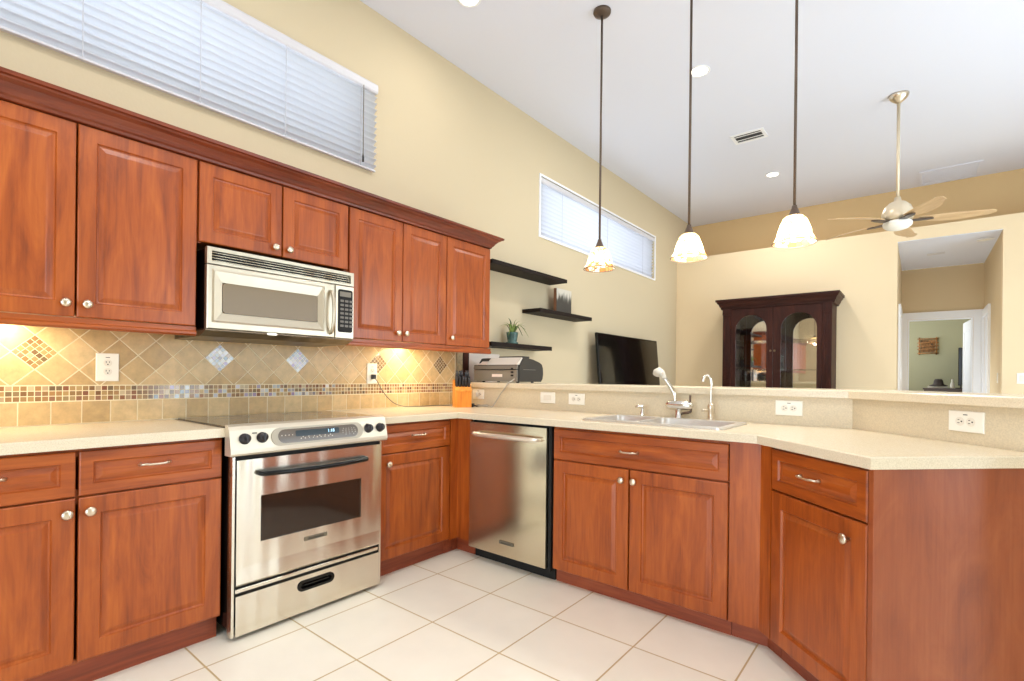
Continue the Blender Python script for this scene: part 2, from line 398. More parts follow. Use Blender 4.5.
    def build(self, name, mat=None, parent=None, loc=(0, 0, 0), rot=(0, 0, 0), weld=True):
        if weld: bmesh.ops.remove_doubles(self.bm, verts=list(self.bm.verts), dist=1e-6)
        bmesh.ops.recalc_face_normals(self.bm, faces=list(self.bm.faces))
        me = bpy.data.meshes.new(name); self.bm.to_mesh(me); self.bm.free()
        for m in (self.mats or [mat]): me.materials.append(M[m] if isinstance(m, str) else m)
        o = bpy.data.objects.new(name, me); C.objects.link(o)
        if parent: o.parent = parent
        o.location = loc; o.rotation_euler = rot
        return o
def thing(name, label, cat, loc=(0, 0, 0), rotz=0, group=None):
    o = bpy.data.objects.new(name, None); C.objects.link(o); o.empty_display_size = .1
    o.location = loc; o.rotation_euler = (0, 0, rotz); return tag(o, label, cat, group)
def tag(o, label, cat, group=None):
    o['label'] = label; o['category'] = cat
    if group: o['group'] = group
    return o
def structure(o): o['kind'] = 'structure'; return o
def dup(root, loc=None, rotz=None, label=None):
    r = root.copy(); C.objects.link(r)
    if loc is not None: r.location = loc
    if rotz is not None: r.rotation_euler = (0, 0, rotz)
    if label: r['label'] = label
    for ch in list(root.children):
        c = ch.copy(); C.objects.link(c); c.parent = r
        for g in list(ch.children):
            d = g.copy(); C.objects.link(d); d.parent = c
    return r
def pill(cx, cz, w, h, n=8):
    """2-D stadium outline, centre cx,cz"""
    r = h/2; pts = []
    for i in range(n+1):
        a = -PI/2+PI*i/n; pts.append((cx+w/2-r+r*math.cos(a), cz+r*math.sin(a)))
    for i in range(n+1):
        a = PI/2+PI*i/n; pts.append((cx-w/2+r+r*math.cos(a), cz+r*math.sin(a)))
    return pts
def rrect(x0, z0, x1, z1, r, n=4):
    pts = []
    for cx, cz, a0 in ((x1-r, z0+r, -PI/2), (x1-r, z1-r, 0), (x0+r, z1-r, PI/2), (x0+r, z0+r, PI)):
        for i in range(n+1):
            a = a0+PI/2*i/n; pts.append((cx+r*math.cos(a), cz+r*math.sin(a)))
    return pts
def smooth_pts(pts, k=6):
    P = [Vector(p) for p in pts]; out = []
    for i in range(len(P)-1):
        p0, p1, p2, p3 = P[max(i-1, 0)], P[i], P[i+1], P[min(i+2, len(P)-1)]
        for j in range(k):
            t = j/k
            out.append(.5*((2*p1)+(p2-p0)*t+(2*p0-5*p1+4*p2-p3)*t*t+(3*p1-p0-3*p2+p3)*t**3))
    return out+[P[-1]]
def lettering(text, size, mat, parent, loc, rot, depth=.0006, width=None):
    cu = bpy.data.curves.new('lettering', 'FONT'); cu.body = text; cu.size = size; cu.extrude = depth; cu.align_x = 'CENTER'; cu.align_y = 'CENTER'
    cu.materials.append(M[mat]); tmp = bpy.data.objects.new('lettering', cu); me = bpy.data.meshes.new_from_object(tmp); bpy.data.objects.remove(tmp)
    o = bpy.data.objects.new('lettering', me); C.objects.link(o); o.parent = parent; o.location = loc; o.rotation_euler = rot
    return o
FR = (PI/2, 0, 0)     # lettering facing local -y

# ------------------------------------------------------------------ the room
CEIL = 3.667
XR, YB, YF, YU = 5.8, -2.8, 7.71, 8.39
def room():
    structure(MB().box(-.15, YB-.15, -.1, XR+.15, 12.2, 0).build('floor', 'floor'))
    b = MB(); b.box(-.15, YB-.15, CEIL, XR+.15, YU+.15, CEIL+.1); structure(b.build('ceiling', 'ceiling'))
    # left wall with two high window openings
    b = MB(); W1 = (-.85, 2.05, 2.585, 3.09); W2 = (4.06, 6.85, 2.555, 3.15)
    b.plate([(YB-.15, 0), (YU+.15, 0), (YU+.15, CEIL), (YB-.15, CEIL)],
            [[(W1[0], W1[2]), (W1[1], W1[2]), (W1[1], W1[3]), (W1[0], W1[3])], [(W2[0], W2[2]), (W2[1], W2[2]), (W2[1], W2[3]), (W2[0], W2[3])]], -.15, 0, 'x')
    structure(b.build('wall_left', 'wall'))
    for i, (y0, y1, z0, z1) in enumerate((W1, W2)):
        b = MB(); t = .035
        b.plate([(y0+.002, z0+.002), (y1-.002, z0+.002), (y1-.002, z1-.002), (y0+.002, z1-.002)],
                [[(y0+t, z0+t), ((y0+y1)/2-t/2, z0+t), ((y0+y1)/2-t/2, z1-t), (y0+t, z1-t)],
                 [((y0+y1)/2+t/2, z0+t), (y1-t, z0+t), (y1-t, z1-t), ((y0+y1)/2+t/2, z1-t)]], -.11, -.06, 'x')
        f = structure(b.build('window_%d' % (i+1), 'white'))
        MB().box(-.088, y0+t, z0+t, -.082, y1-t, z1-t).build('window_pane', 'glass', f)
    # far wall (lower part) with the hall opening, ledge above it, and the recessed wall over the ledge
    b = MB()
    b.plate([(-.0, 0), (XR, 0), (XR, 2.985), (0, 2.985)], [[(2.735, .0005), (3.66, .0005), (3.66, 2.835), (2.735, 2.835)]], YF, YF+.13, 'y')
    structure(b.build('wall_far', 'far'))
    b = MB(); b.box(0, YF+.13, 2.86, XR, YU, 2.985); structure(b.build('trim_1', 'band'))
    b = MB(); b.box(0, YU, 2.86, XR, YU+.15, CEIL); structure(b.build('wall_recess', 'band'))
    # hallway beyond the opening
    b = MB(); b.box(2.605, YF+.13, 0, 2.735, 9.738, 2.86); structure(b.build('wall_hall_left', 'hall'))
    b = MB(); b.plate([(YF+.13, 0), (9.738, 0), (9.738, 2.86), (YF+.13, 2.86)], [[(8.98, .0005), (9.62, .0005), (9.62, 2.05), (8.98, 2.05)]], 3.66, 3.79, 'x')
    structure(b.build('wall_hall_right', 'hall'))
    b = MB(); b.box(2.7355, YF+.001, 2.83, 3.6595, 9.737, 2.8345); structure(b.build('ceiling_hall', 'ceiling'))
    b = MB(); b.plate([(2.605, 0), (3.79, 0), (3.79, 2.83), (2.605, 2.83)], [[(2.815, .0005), (3.55, .0005), (3.55, 2.07), (2.815, 2.07)]], 9.738, 9.868, 'y')
    structure(b.build('wall_hall_back', 'hall'))
    # casings and jamb linings
    b = MB(); b.box(2.8155, 9.739, 0, 2.83, 9.867, 2.07); b.box(3.535, 9.739, 0, 3.5495, 9.867, 2.07); b.box(2.83, 9.739, 2.055, 3.535, 9.867, 2.0695); b.box(3.662, 9.606, 0, 3.698, 9.6195, 2.0495); b.box(3.662, 8.981, 2.036, 3.698, 9.606, 2.0495); structure(b.build('trim_6', 'white'))
    b = MB(); b.plate([(2.737, 0), (3.658, 0), (3.658, 2.172), (2.737, 2.172)], [[(2.813, -.0), (3.552, -.0), (3.552, 2.072), (2.813, 2.072)]], 9.715, 9.738, 'y')
    structure(b.build('trim_2', 'white'))
    b = MB(); b.plate([(8.87, 0), (9.712, 0), (9.712, 2.15), (8.87, 2.15)], [[(8.98, -.0), (9.62, -.0), (9.62, 2.05), (8.98, 2.05)]], 3.635, 3.66, 'x')
    structure(b.build('trim_3', 'white'))
    b = MB(); b.plate([(8.3, 0), (9.2, 0), (9.2, 2.15), (8.3, 2.15)], [[(8.39, -.0), (9.11, -.0), (9.11, 2.05), (8.39, 2.05)]], 2.735, 2.76, 'x')
    structure(b.build('trim_4', 'white'))
    # side door of the hall (closed) and the bedroom door (standing open)
    d = MB(); rect_panels(d, 0, .62, .0, 2.03, .035, [(.1, .2, .54, .95), (.1, 1.1, .54, 1.9)]); o = structure(d.build('door_1', 'white', None, (3.70, 8.98, .003), (0, 0, PI/2)))
    d = MB(); rect_panels(d, 0, .70, .0, 2.045, .035, [(.1, .2, .6, .95), (.1, 1.1, .6, 1.9)])
    o = structure(d.build('door_2', 'white', None, (3.532, 9.885, .004), (0, 0, math.radians(94))))
    MB().lathe([(.0, -.06), (.026, -.055), (.028, -.035), (.012, -.028), (.012, 0), (.03, 0), (.03, .004)], 16, 'y').build('door_knob', 'nickel', o, (.64, -.004-.035, 1.0))
    # bedroom
    b = MB(); b.box(2.0, 11.9, 0, 4.6, 12.0, 2.6); structure(b.build('wall_bedroom_back', 'green'))
    b = MB(); b.box(4.5, 9.868, 0, 4.6, 11.9, 2.6); structure(b.build('wall_bedroom_right', 'green'))
    b = MB(); b.plate([(9.868, 0), (11.9, 0), (11.9, 2.6), (9.868, 2.6)], [[(10.3, 1.2), (11.7, 1.2), (11.7, 2.5), (10.3, 2.5)]], 2.0, 2.1, 'x'); structure(b.build('wall_bedroom_left', 'green'))
    b = MB(); b.box(2.0, 9.868, 2.6, 4.6, 12.0, 2.65); structure(b.build('ceiling_bedroom', 'ceiling'))
    # behind the camera and on the right, with openings; the right one is added for the fill light
    b = MB(); b.plate([(-.15, 0), (XR+.15, 0), (XR+.15, CEIL), (-.15, CEIL)], [[(1.2, .02), (5.0, .02), (5.0, 2.5), (1.2, 2.5)]], YB-.15, YB, 'y'); structure(b.build('wall_back', 'wall'))
    b = MB(); b.plate([(YB, 0), (YU+.15, 0), (YU+.15, CEIL), (YB, CEIL)], [[(2.4, .02), (6.2, .02), (6.2, 2.55), (2.4, 2.55)]], XR, XR+.15, 'x'); structure(b.build('wall_right', 'wall'))
    # half wall carrying the bar top
    k = Vector((2.70, 2.92)); e = k+Vector((S, -S))*1.0; n = Vector((S, S))*.12
    ky = 2.92+.12; kx = 2.70+.12*math.tan(PI/8)
    pts = [(.0, 2.92), (k.x, k.y), (e.x, e.y), (e.x+n.x, e.y+n.y), (kx, ky), (.0, ky)]
    structure(MB().prism(pts, 0, 1.06).build('wall_peninsula', 'splash'))
def rect_panels(b, x0, x1, z0, z1, t, panels):
    """slab door, front at y=-t, recessed panels"""
    holes = [[(p[0], p[1]), (p[2], p[1]), (p[2], p[3]), (p[0], p[3])] for p in panels]
    b.plate([(x0, z0), (x1, z0), (x1, z1), (x0, z1)], holes, -t, 0, 'y')
    for p in panels: b.box(p[0], -t+.009, p[1], p[2], -.009, p[3])
room()

# ------------------------------------------------------------------ cabinets
def door_panel(w, h, t=.02, frame=.06, edge=.004):
    """routed thermofoil front: y=0 back, y=-t front, x 0..w, z 0..h"""
    def lp(i, d): return [(i, d, i), (w-i, d, i), (w-i, d, h-i), (i, d, h-i)]
    f = frame
    b = MB(); b.rings([lp(0, 0), lp(0, -t+edge), lp(edge*.4, -t+edge*.4), lp(edge, -t), lp(f, -t), lp(f+.004, -t+.007), lp(f+.009, -t+.0085),
                       lp(f+.016, -t+.006), lp(f+.026, -t+.002), lp(f+.030, -t+.001)])
    return b
def knob(parent, x, z, y=-.02):
    b = MB().lathe([(.006, 0), (.006, -.010), (.0095, -.013), (.0165, -.017), (.0175, -.0215), (.013, -.0255), (.006, -.0275), (0, -.028)], 18, 'y')
    return b.build('knob', 'nickel', parent, (x, y, z))
def pull(parent, x, z, y=-.02, w=.096):
    b = MB(); h = w/2
    b.tube(smooth_pts([(-h, 0, 0), (-h, -.016, 0), (-h+.012, -.026, .002), (-.02, -.029, 0), (.02, -.029, 0), (h-.012, -.026, .002), (h, -.016, 0), (h, 0, 0)], 4), .0042, 8)
    for s in (-1, 1): b.lathe([(.0075, 0), (.0075, -.004), (.005, -.008), (.0045, -.012)], 12, 'y', (s*h, 0, 0))
    return b.build('handle', 'nickel', parent, (x, y, z))
def carcass(parent, w, d, z0, z1, back=True):
    b = MB(); t = .018
    b.box(0, 0, z0, t, d, z1); b.box(w-t, 0, z0, w, d, z1); b.box(t, .0, z0, w-t, d, z0+t)
    b.box(t, d-.012, z0+t, w-t, d, z1); b.box(t, .0, z1-.03, w-t, .06, z1); b.box(t, .0, .675, w-t, .018, .725)
    return b.build('carcass', 'wood_v', parent)
def base_cabinet(label, loc, rot, w, depth, fronts, toe=(0, None)):
    """fronts: (kind, x0, x1, z0, z1, hardware x, hardware z)"""
    r = thing('base_cabinet', label, 'cabinet', loc, rot, 'lower kitchen cabinets')
    carcass(r, w, depth, .10, .874)
    MB().box(toe[0], .035, 0, (w if toe[1] is None else toe[1]), .053, .0999).build('toe_kick', 'wood_toe', r)
    for kind, x0, x1, z0, z1, hx, hz in fronts:
        if kind == 'door':
            o = door_panel(x1-x0, z1-z0, frame=.062).build('door', 'wood_v', r, (x0, -.001, z0)); knob(o, hx-x0, hz-z0)
        else:
            o = door_panel(x1-x0, z1-z0, frame=.040).build('drawer', 'wood_h', r, (x0, -.001, z0)); pull(o, hx-x0, hz-z0)
    return r
XC = .605           # carcass front of the wall run; door faces at x=.626
R90 = PI/2
base_cabinet('wide two-door lower cabinet left of the range, under the left countertop', (XC, -.045, 0), R90, .950, .585,
             [('drawer', .003, .463, .705, .864, .235, .795), ('drawer', .472, .945, .705, .864, .700, .795),
              ('door', .003, .463, .112, .699, .438, .648), ('door', .472, .945, .112, .699, .502, .648)])
base_cabinet('narrow one-door lower cabinet between the range and the inside corner', (XC, 1.692, 0), R90, .562, .585,
             [('drawer', .003, .559, .705, .864, .298, .795), ('door', .003, .559, .105, .699, .075, .646)])
base_cabinet('wide two-door lower cabinet further left, outside the left edge of the photo', (XC, -.992, 0), R90, .945, .585,
             [('drawer', .003, .463, .705, .864, .235, .795), ('drawer', .472, .945, .705, .864, .700, .795),
              ('door', .003, .463, .112, .699, .438, .648), ('door', .472, .945, .112, .699, .502, .648)])
base_cabinet('wide two-door lower cabinet at the far left end of the kitchen wall', (XC, -1.939, 0), R90, .945, .585,
             [('drawer', .003, .463, .705, .864, .235, .795), ('drawer', .472, .945, .705, .864, .700, .795),
              ('door', .003, .463, .112, .699, .438, .648), ('door', .472, .945, .112, .699, .502, .648)])
PY = 2.341          # carcass front of the peninsula; door faces at y=2.32
base_cabinet('two-door sink cabinet on the peninsula with one long false drawer', (1.366, PY, 0), 0, .938, .56,
             [('drawer', .008, .934, .695, .860, .460, .776), ('door', .008, .458, .085, .688, .424, .634), ('door', .465, .934, .085, .688, .490, .634)])
k0 = Vector((2.42, 2.295)); sd = Vector((S, -S)); nd = Vector((S, S))
ao = k0+nd*.046+sd*.058
base_cabinet('angled one-door cabinet at the peninsula bend beside the end panel', (ao.x, ao.y, 0), -PI/4, .490, .50,
             [('drawer', .004, .487, .701, .864, .230, .788), ('door', .004, .487, .085, .694, .412, .628)])
# fillers
r = thing('corner_filler', 'plain cherry filler strip in the inside corner between cabinet and dishwasher', 'filler panel', (0, 0, 0))
MB().prism([(.605, 2.256), (.626, 2.256), (.626, 2.32), (.738, 2.32), (.738, 2.341), (.605, 2.341)], .10, .874).build('panel', 'wood_v', r)
MB().prism([(.555, 2.256), (.573, 2.256), (.573, 2.376), (.738, 2.376), (.738, 2.394), (.555, 2.394)], 0, .0999).build('toe_kick', 'wood_toe', r)
r = thing('bend_filler', 'tall plain cherry panel bent between sink cabinet and angled cabinet', 'filler panel', (0, 0, 0))
q = [k0+nd*.025+sd*-.0104, k0+nd*.025+sd*.0595, k0+nd*.046+sd*.0565]
MB().prism([(2.306, 2.32), (2.430, 2.32), tuple(q[1]), tuple(q[2]), (2.421, 2.341), (2.306, 2.341)], .085, .874).build('panel', 'wood_v', r)
ti = k0+nd*.081
MB().prism([(2.306, 2.376), (2.4523, 2.376), tuple(k0+nd*.081+sd*.056), tuple(k0+nd*.099+sd*.056), (2.445, 2.394), (2.306, 2.394)], 0, .0849).build('toe_kick', 'wood_toe', r)
ep = k0+nd*.025+sd*.551
o = MB().bbox(0, 0, 0, .60, .02, .874, .0015).build('end_panel', 'wood_end', None, (ep.x, ep.y, 0), (0, 0, PI/4))
tag(o, 'large flat cherry panel closing the end of the peninsula', 'end panel')
# the panel's thickness runs toward the cabinet
o.location = (ep.x+sd.x*.02, ep.y+sd.y*.02, 0); o.rotation_euler = (0, 0, PI/4)

# ------------------------------------------------------------------ countertops
def counter(name, label, outer, holes, z0, z1, cat='countertop', mat='counter'):
    b = MB(); c = .004
    b.plate(outer, holes, z0, z1-c)
    cx = sum(p[0] for p in outer)/len(outer); cy = sum(p[1] for p in outer)/len(outer)
    # eased top: inset copy of the outline
    n = len(outer); ins = []
    for i in range(n):
        a, p, d = Vector(outer[i-1]), Vector(outer[i]), Vector(outer[(i+1) % n])
        e1, e2 = (p-a).normalized(), (d-p).normalized()
        n1, n2 = Vector((-e1.y, e1.x)), Vector((-e2.y, e2.x)); bis = (n1+n2); k = c/max(.2, bis.length_squared/2)
        ins.append(tuple(p+bis*k))
    b2 = bmesh.new()
    edges = []
    for lp in [ins]+holes:
        vs = [b2.verts.new((p[0], p[1], z1)) for p in lp]; edges += [b2.edges.new((vs[i], vs[(i+1) % len(vs)])) for i in range(len(vs))]
    bmesh.ops.triangle_fill(b2, use_beauty=True, use_dissolve=False, edges=edges)
    vm = {v: b.bm.verts.new(v.co) for v in b2.verts}
    for f in b2.faces: b.face([vm[v] for v in f.verts])
    b2.free()
    A = [b.bm.verts.new((p[0], p[1], z1-c)) for p in outer]; B = [b.bm.verts.new((p[0], p[1], z1)) for p in ins]
    for i in range(n): b.face([A[i], A[(i+1) % n], B[(i+1) % n], B[i]])
    for h in holes:
        A = [b.bm.verts.new((p[0], p[1], z1-c)) for p in h]; B = [b.bm.verts.new((p[0], p[1], z1)) for p in h]
        for i in range(len(h)): b.face([A[i], A[(i+1) % len(h)], B[(i+1) % len(h)], B[i]])
    return tag(b.build(name, mat), label, cat)
counter('countertop', 'cream countertop left of the range, above the wide lower cabinet', [(.002, -1.96), (.65, -1.96), (.65, .9065), (.002, .9065)], [], .876, .914)
ce = Vector((2.835, 1.88)); ce2 = ce+nd*.638
counter('countertop', 'L-shaped cream countertop with the sink, running along the peninsula',
        [(.002, 1.686), (.65, 1.686), (.65, 2.295), (2.42, 2.295), tuple(ce), tuple(ce2), (2.6985, 2.9185), (.002, 2.9185)],
        [[(1.535, 2.40), (2.235, 2.40), (2.235, 2.79), (1.535, 2.79)]], .876, .914)
e1 = Vector((2.685, 2.895)); e2 = e1+sd*1.04; e3 = e2+nd*.42; bx = 2.685+.42*math.tan(PI/8)
counter('bar_top', 'raised cream bar top along the half wall, under the printer', [(.002, 2.895), tuple(e1), tuple(e2), tuple(e3), (bx, 3.315), (.002, 3.315)], [], 1.0605, 1.098, 'bar top')

# ------------------------------------------------------------------ tile backsplash
def clip(poly, x0, z0, x1, z1):
    for ax, v, s in ((0, x0, 1), (0, x1, -1), (1, z0, 1), (1, z1, -1)):
        out = []
        for i in range(len(poly)):
            a, b = poly[i-1], poly[i]; da, db = (a[ax]-v)*s, (b[ax]-v)*s
            if (da < 0) != (db < 0):
                t = da/(da-db); out.append((a[0]+(b[0]-a[0])*t, a[1]+(b[1]-a[1])*t))
            if db >= 0: out.append(b)
        poly = out
        if len(poly) < 3: return None
    q = []
    for p in poly:
        if not q or (abs(p[0]-q[-1][0])+abs(p[1]-q[-1][1])) > 1e-5: q.append(p)
    if len(q) > 2 and (abs(q[0][0]-q[-1][0])+abs(q[0][1]-q[-1][1])) < 1e-5: q.pop()
    if len(q) < 3: return None
    A = abs(sum(q[i-1][0]*q[i][1]-q[i][0]*q[i-1][1] for i in range(len(q))))/2
    return q if A > 2e-5 else None
def shrink(poly, d):
    n = len(poly)
    A = sum(poly[i-1][0]*poly[i][1]-poly[i][0]*poly[i-1][1] for i in range(n))
    if A < 0: poly = poly[::-1]
    out = []
    for i in range(n):
        a, p, c = Vector(poly[i-1]), Vector(poly[i]), Vector(poly[(i+1) % n])
        e1, e2 = (p-a).normalized(), (c-p).normalized(); n1, n2 = Vector((-e1.y, e1.x)), Vector((-e2.y, e2.x)); b = n1+n2
        out.append(tuple(p+b*(d/max(.25, b.length_squared/2))))
    return out
def backsplash():
    rnd = random.Random(4)
    Y0, Y1, Z0, ZT = -1.96, 2.893, .9145, 1.3425
    b = MB(); lay = b.bm.faces.layers.float.new('tone')
    b.use('grout'); b.box(.0005, Y0, Z0, .0100, Y1, ZT)
    def tile(poly, mat, g, h=.0115):
        b.use(mat); t = rnd.random(); p0 = shrink(poly, g); p1 = shrink(p0, .0008)
        A = [b.bm.verts.new((.0095, *p)) for p in p0]; B = [b.bm.verts.new((h-.0008, *p)) for p in p0]; D = [b.bm.verts.new((h, *p)) for p in p1]
        n = len(A); fs = [b.face(D)]
        for i in range(n): fs += [b.face([A[i], A[(i+1) % n], B[(i+1) % n], B[i]]), b.face([B[i], B[(i+1) % n], D[(i+1) % n], D[i]])]
        for f in fs:
            if f: f[lay] = t
    y = .339-.104*24
    while y < Y1:
        p = clip([(y, Z0+.001), (y+.104, Z0+.001), (y+.104, 1.0165), (y, 1.0165)], Y0, Z0, Y1, ZT)
        if p: tile(p, 'travertine', .0022)
        y += .104
    s = .0226; y = Y0
    while y+s < Y1:
        for k in range(3):
            tile([(y, 1.0175+k*s), (y+s, 1.0175+k*s), (y+s, 1.0175+(k+1)*s), (y, 1.0175+(k+1)*s)], 'glint_mosaic' if .8 < y < 1.8 and rnd.random() < .3 else 'mosaic', .0013, .0105)
        y += s
    pt, cy0, cz0 = .1463, .39, 1.2295; h = pt/2
    inserts = {0: 'mosaic', 5: 'glint_mosaic', 8: 'glint_mosaic', 12: 'umber', 16: 'umber', -5: 'mosaic', -9: 'umber', -14: 'mosaic'}
    for i in range(-34, 40):
        for j in range(-4, 5):
            if (i+j) % 2: continue
            c = (cy0+i*h, cz0+j*h)
            d = [(c[0], c[1]-h), (c[0]+h, c[1]), (c[0], c[1]+h), (c[0]-h, c[1])]
            if j == 0 and i % 2 == 0 and i//2 in inserts:
                m = inserts[i//2]; n = 5
                for u in range(n):
                    for v in range(n):
                        def Q(a, e): return (d[0][0]+(d[1][0]-d[0][0])*a+(d[3][0]-d[0][0])*e, d[0][1]+(d[1][1]-d[0][1])*a+(d[3][1]-d[0][1])*e)
                        tile([Q(u/n, v/n), Q((u+1)/n, v/n), Q((u+1)/n, (v+1)/n), Q(u/n, (v+1)/n)], m, .0008, .0105)
                continue
            p = clip(d, Y0, 1.0865, Y1, ZT)
            if p: tile(p, 'travertine', .0024)
    o = b.build('tile_backsplash', weld=False)
    tag(o, 'beige diagonal stone tile backsplash with amber mosaic band behind the range', 'backsplash')
backsplash()
r = thing('backsplash_edge_trim', 'narrow upright stone and dark wood strips ending the tile behind the knives', 'trim', (0, 2.917, 1.099))
MB().box(.0005, 0, 0, .014, .062, .24).build('liner', 'liner', r)
MB().bbox(.0005, .066, 0, .020, .132, .24, .002).build('strip', 'hutch', r)

# ------------------------------------------------------------------ upper cabinets
UX = .324           # carcass front; door faces at x=.345
def upper_cabinet(label, y0, w, z0, z1, doors, rail, end=False):
    r = thing('wall_cabinet', label, 'cabinet', (UX, y0, z0), R90, 'upper kitchen cabinets')
    h = z1-z0; b = MB(); t = .018; d = UX-.003
    b.box(0, 0, 0, t, d, h); b.box(w-t, 0, 0, w, d, h); b.box(t, .0, .012, w-t, d, .03); b.box(t, 0, h-.02, w-t, d, h); b.box(t, d-.01, .03, w-t, d, h-.02)
    b.build('carcass', 'wood_v', r)
    for x0, x1, kx in doors:
        zz = .004; o = door_panel(x1-x0, h-.008, frame=.058).build('door', 'wood_v', r, (x0, -.001, zz)); knob(o, kx-x0, .052 if h > .5 else .042)
    if rail:
        m = MB(); m.prism([(-.012, 0), (-.012, -.018), (-.020, -.024), (-.020, -.034), (-.010, -.042), (.012, -.042), (.012, 0)], 0 if not end else 0, w+(.02 if end else 0), 'x')
        m.build('light_rail', 'wood_h', r)
    return r
ZU0, ZU1 = 1.362, 2.138
upper_cabinet('tall two-door upper cabinet at the left edge, left of the microwave', .030, .863, ZU0, ZU1, [(.003, .430, .400), (.436, .860, .466)], True)
upper_cabinet('tall two-door upper cabinet further left, outside the left edge of the photo', -.836, .863, ZU0, ZU1, [(.003, .430, .400), (.436, .860, .466)], True)
upper_cabinet('tall two-door upper cabinet at the far left end of the kitchen wall', -1.702, .863, ZU0, ZU1, [(.003, .430, .400), (.436, .860, .466)], True)
upper_cabinet('short two-door upper cabinet directly above the microwave', .896, .790, 1.757, ZU1, [(.003, .393, .355), (.400, .786, .430)], False)
upper_cabinet('tall two-door upper cabinet just right of the microwave', 1.690, .785, ZU0, ZU1, [(.004, .393, .355), (.399, .782, .420)], True)
upper_cabinet('single-door upper cabinet at the right end of the row', 2.477, .462, ZU0, ZU1, [(.003, .459, .045)], True, True)
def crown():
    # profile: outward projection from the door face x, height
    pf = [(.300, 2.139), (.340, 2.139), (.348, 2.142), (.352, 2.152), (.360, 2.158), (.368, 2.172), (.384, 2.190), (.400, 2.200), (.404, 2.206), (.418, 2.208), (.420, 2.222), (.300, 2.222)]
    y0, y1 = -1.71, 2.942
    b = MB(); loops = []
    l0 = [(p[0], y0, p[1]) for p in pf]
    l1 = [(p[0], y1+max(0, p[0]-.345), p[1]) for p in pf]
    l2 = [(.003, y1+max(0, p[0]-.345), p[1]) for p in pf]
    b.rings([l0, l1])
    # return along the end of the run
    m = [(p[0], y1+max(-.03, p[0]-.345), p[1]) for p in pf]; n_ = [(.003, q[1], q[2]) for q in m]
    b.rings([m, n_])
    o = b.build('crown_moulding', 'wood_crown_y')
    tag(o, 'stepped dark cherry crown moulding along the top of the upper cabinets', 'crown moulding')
crown()
for i, (y, w, lab) in enumerate(((.30, .42, 'slim lit strip light under the left upper cabinet'), (2.33, .50, 'slim lit strip light under the right upper cabinets'))):
    r = thing('under_cabinet_light', lab, 'light', (.12, y-w/2, 1.3735), 0, 'strip lights under the upper cabinets')
    MB().bbox(-.03, 0, -.022, .03, w, 0, .004).build('housing', 'white', r)
    MB().box(-.022, .01, -.0245, .022, w-.01, -.0222).build('lens', 'bar_lens', r)
    area('strip_lamp', (.12, y, 1.345), (-.25, 0, -1), .04, w-.05, (2.8, 4.2)[i], (1, .82, .54))

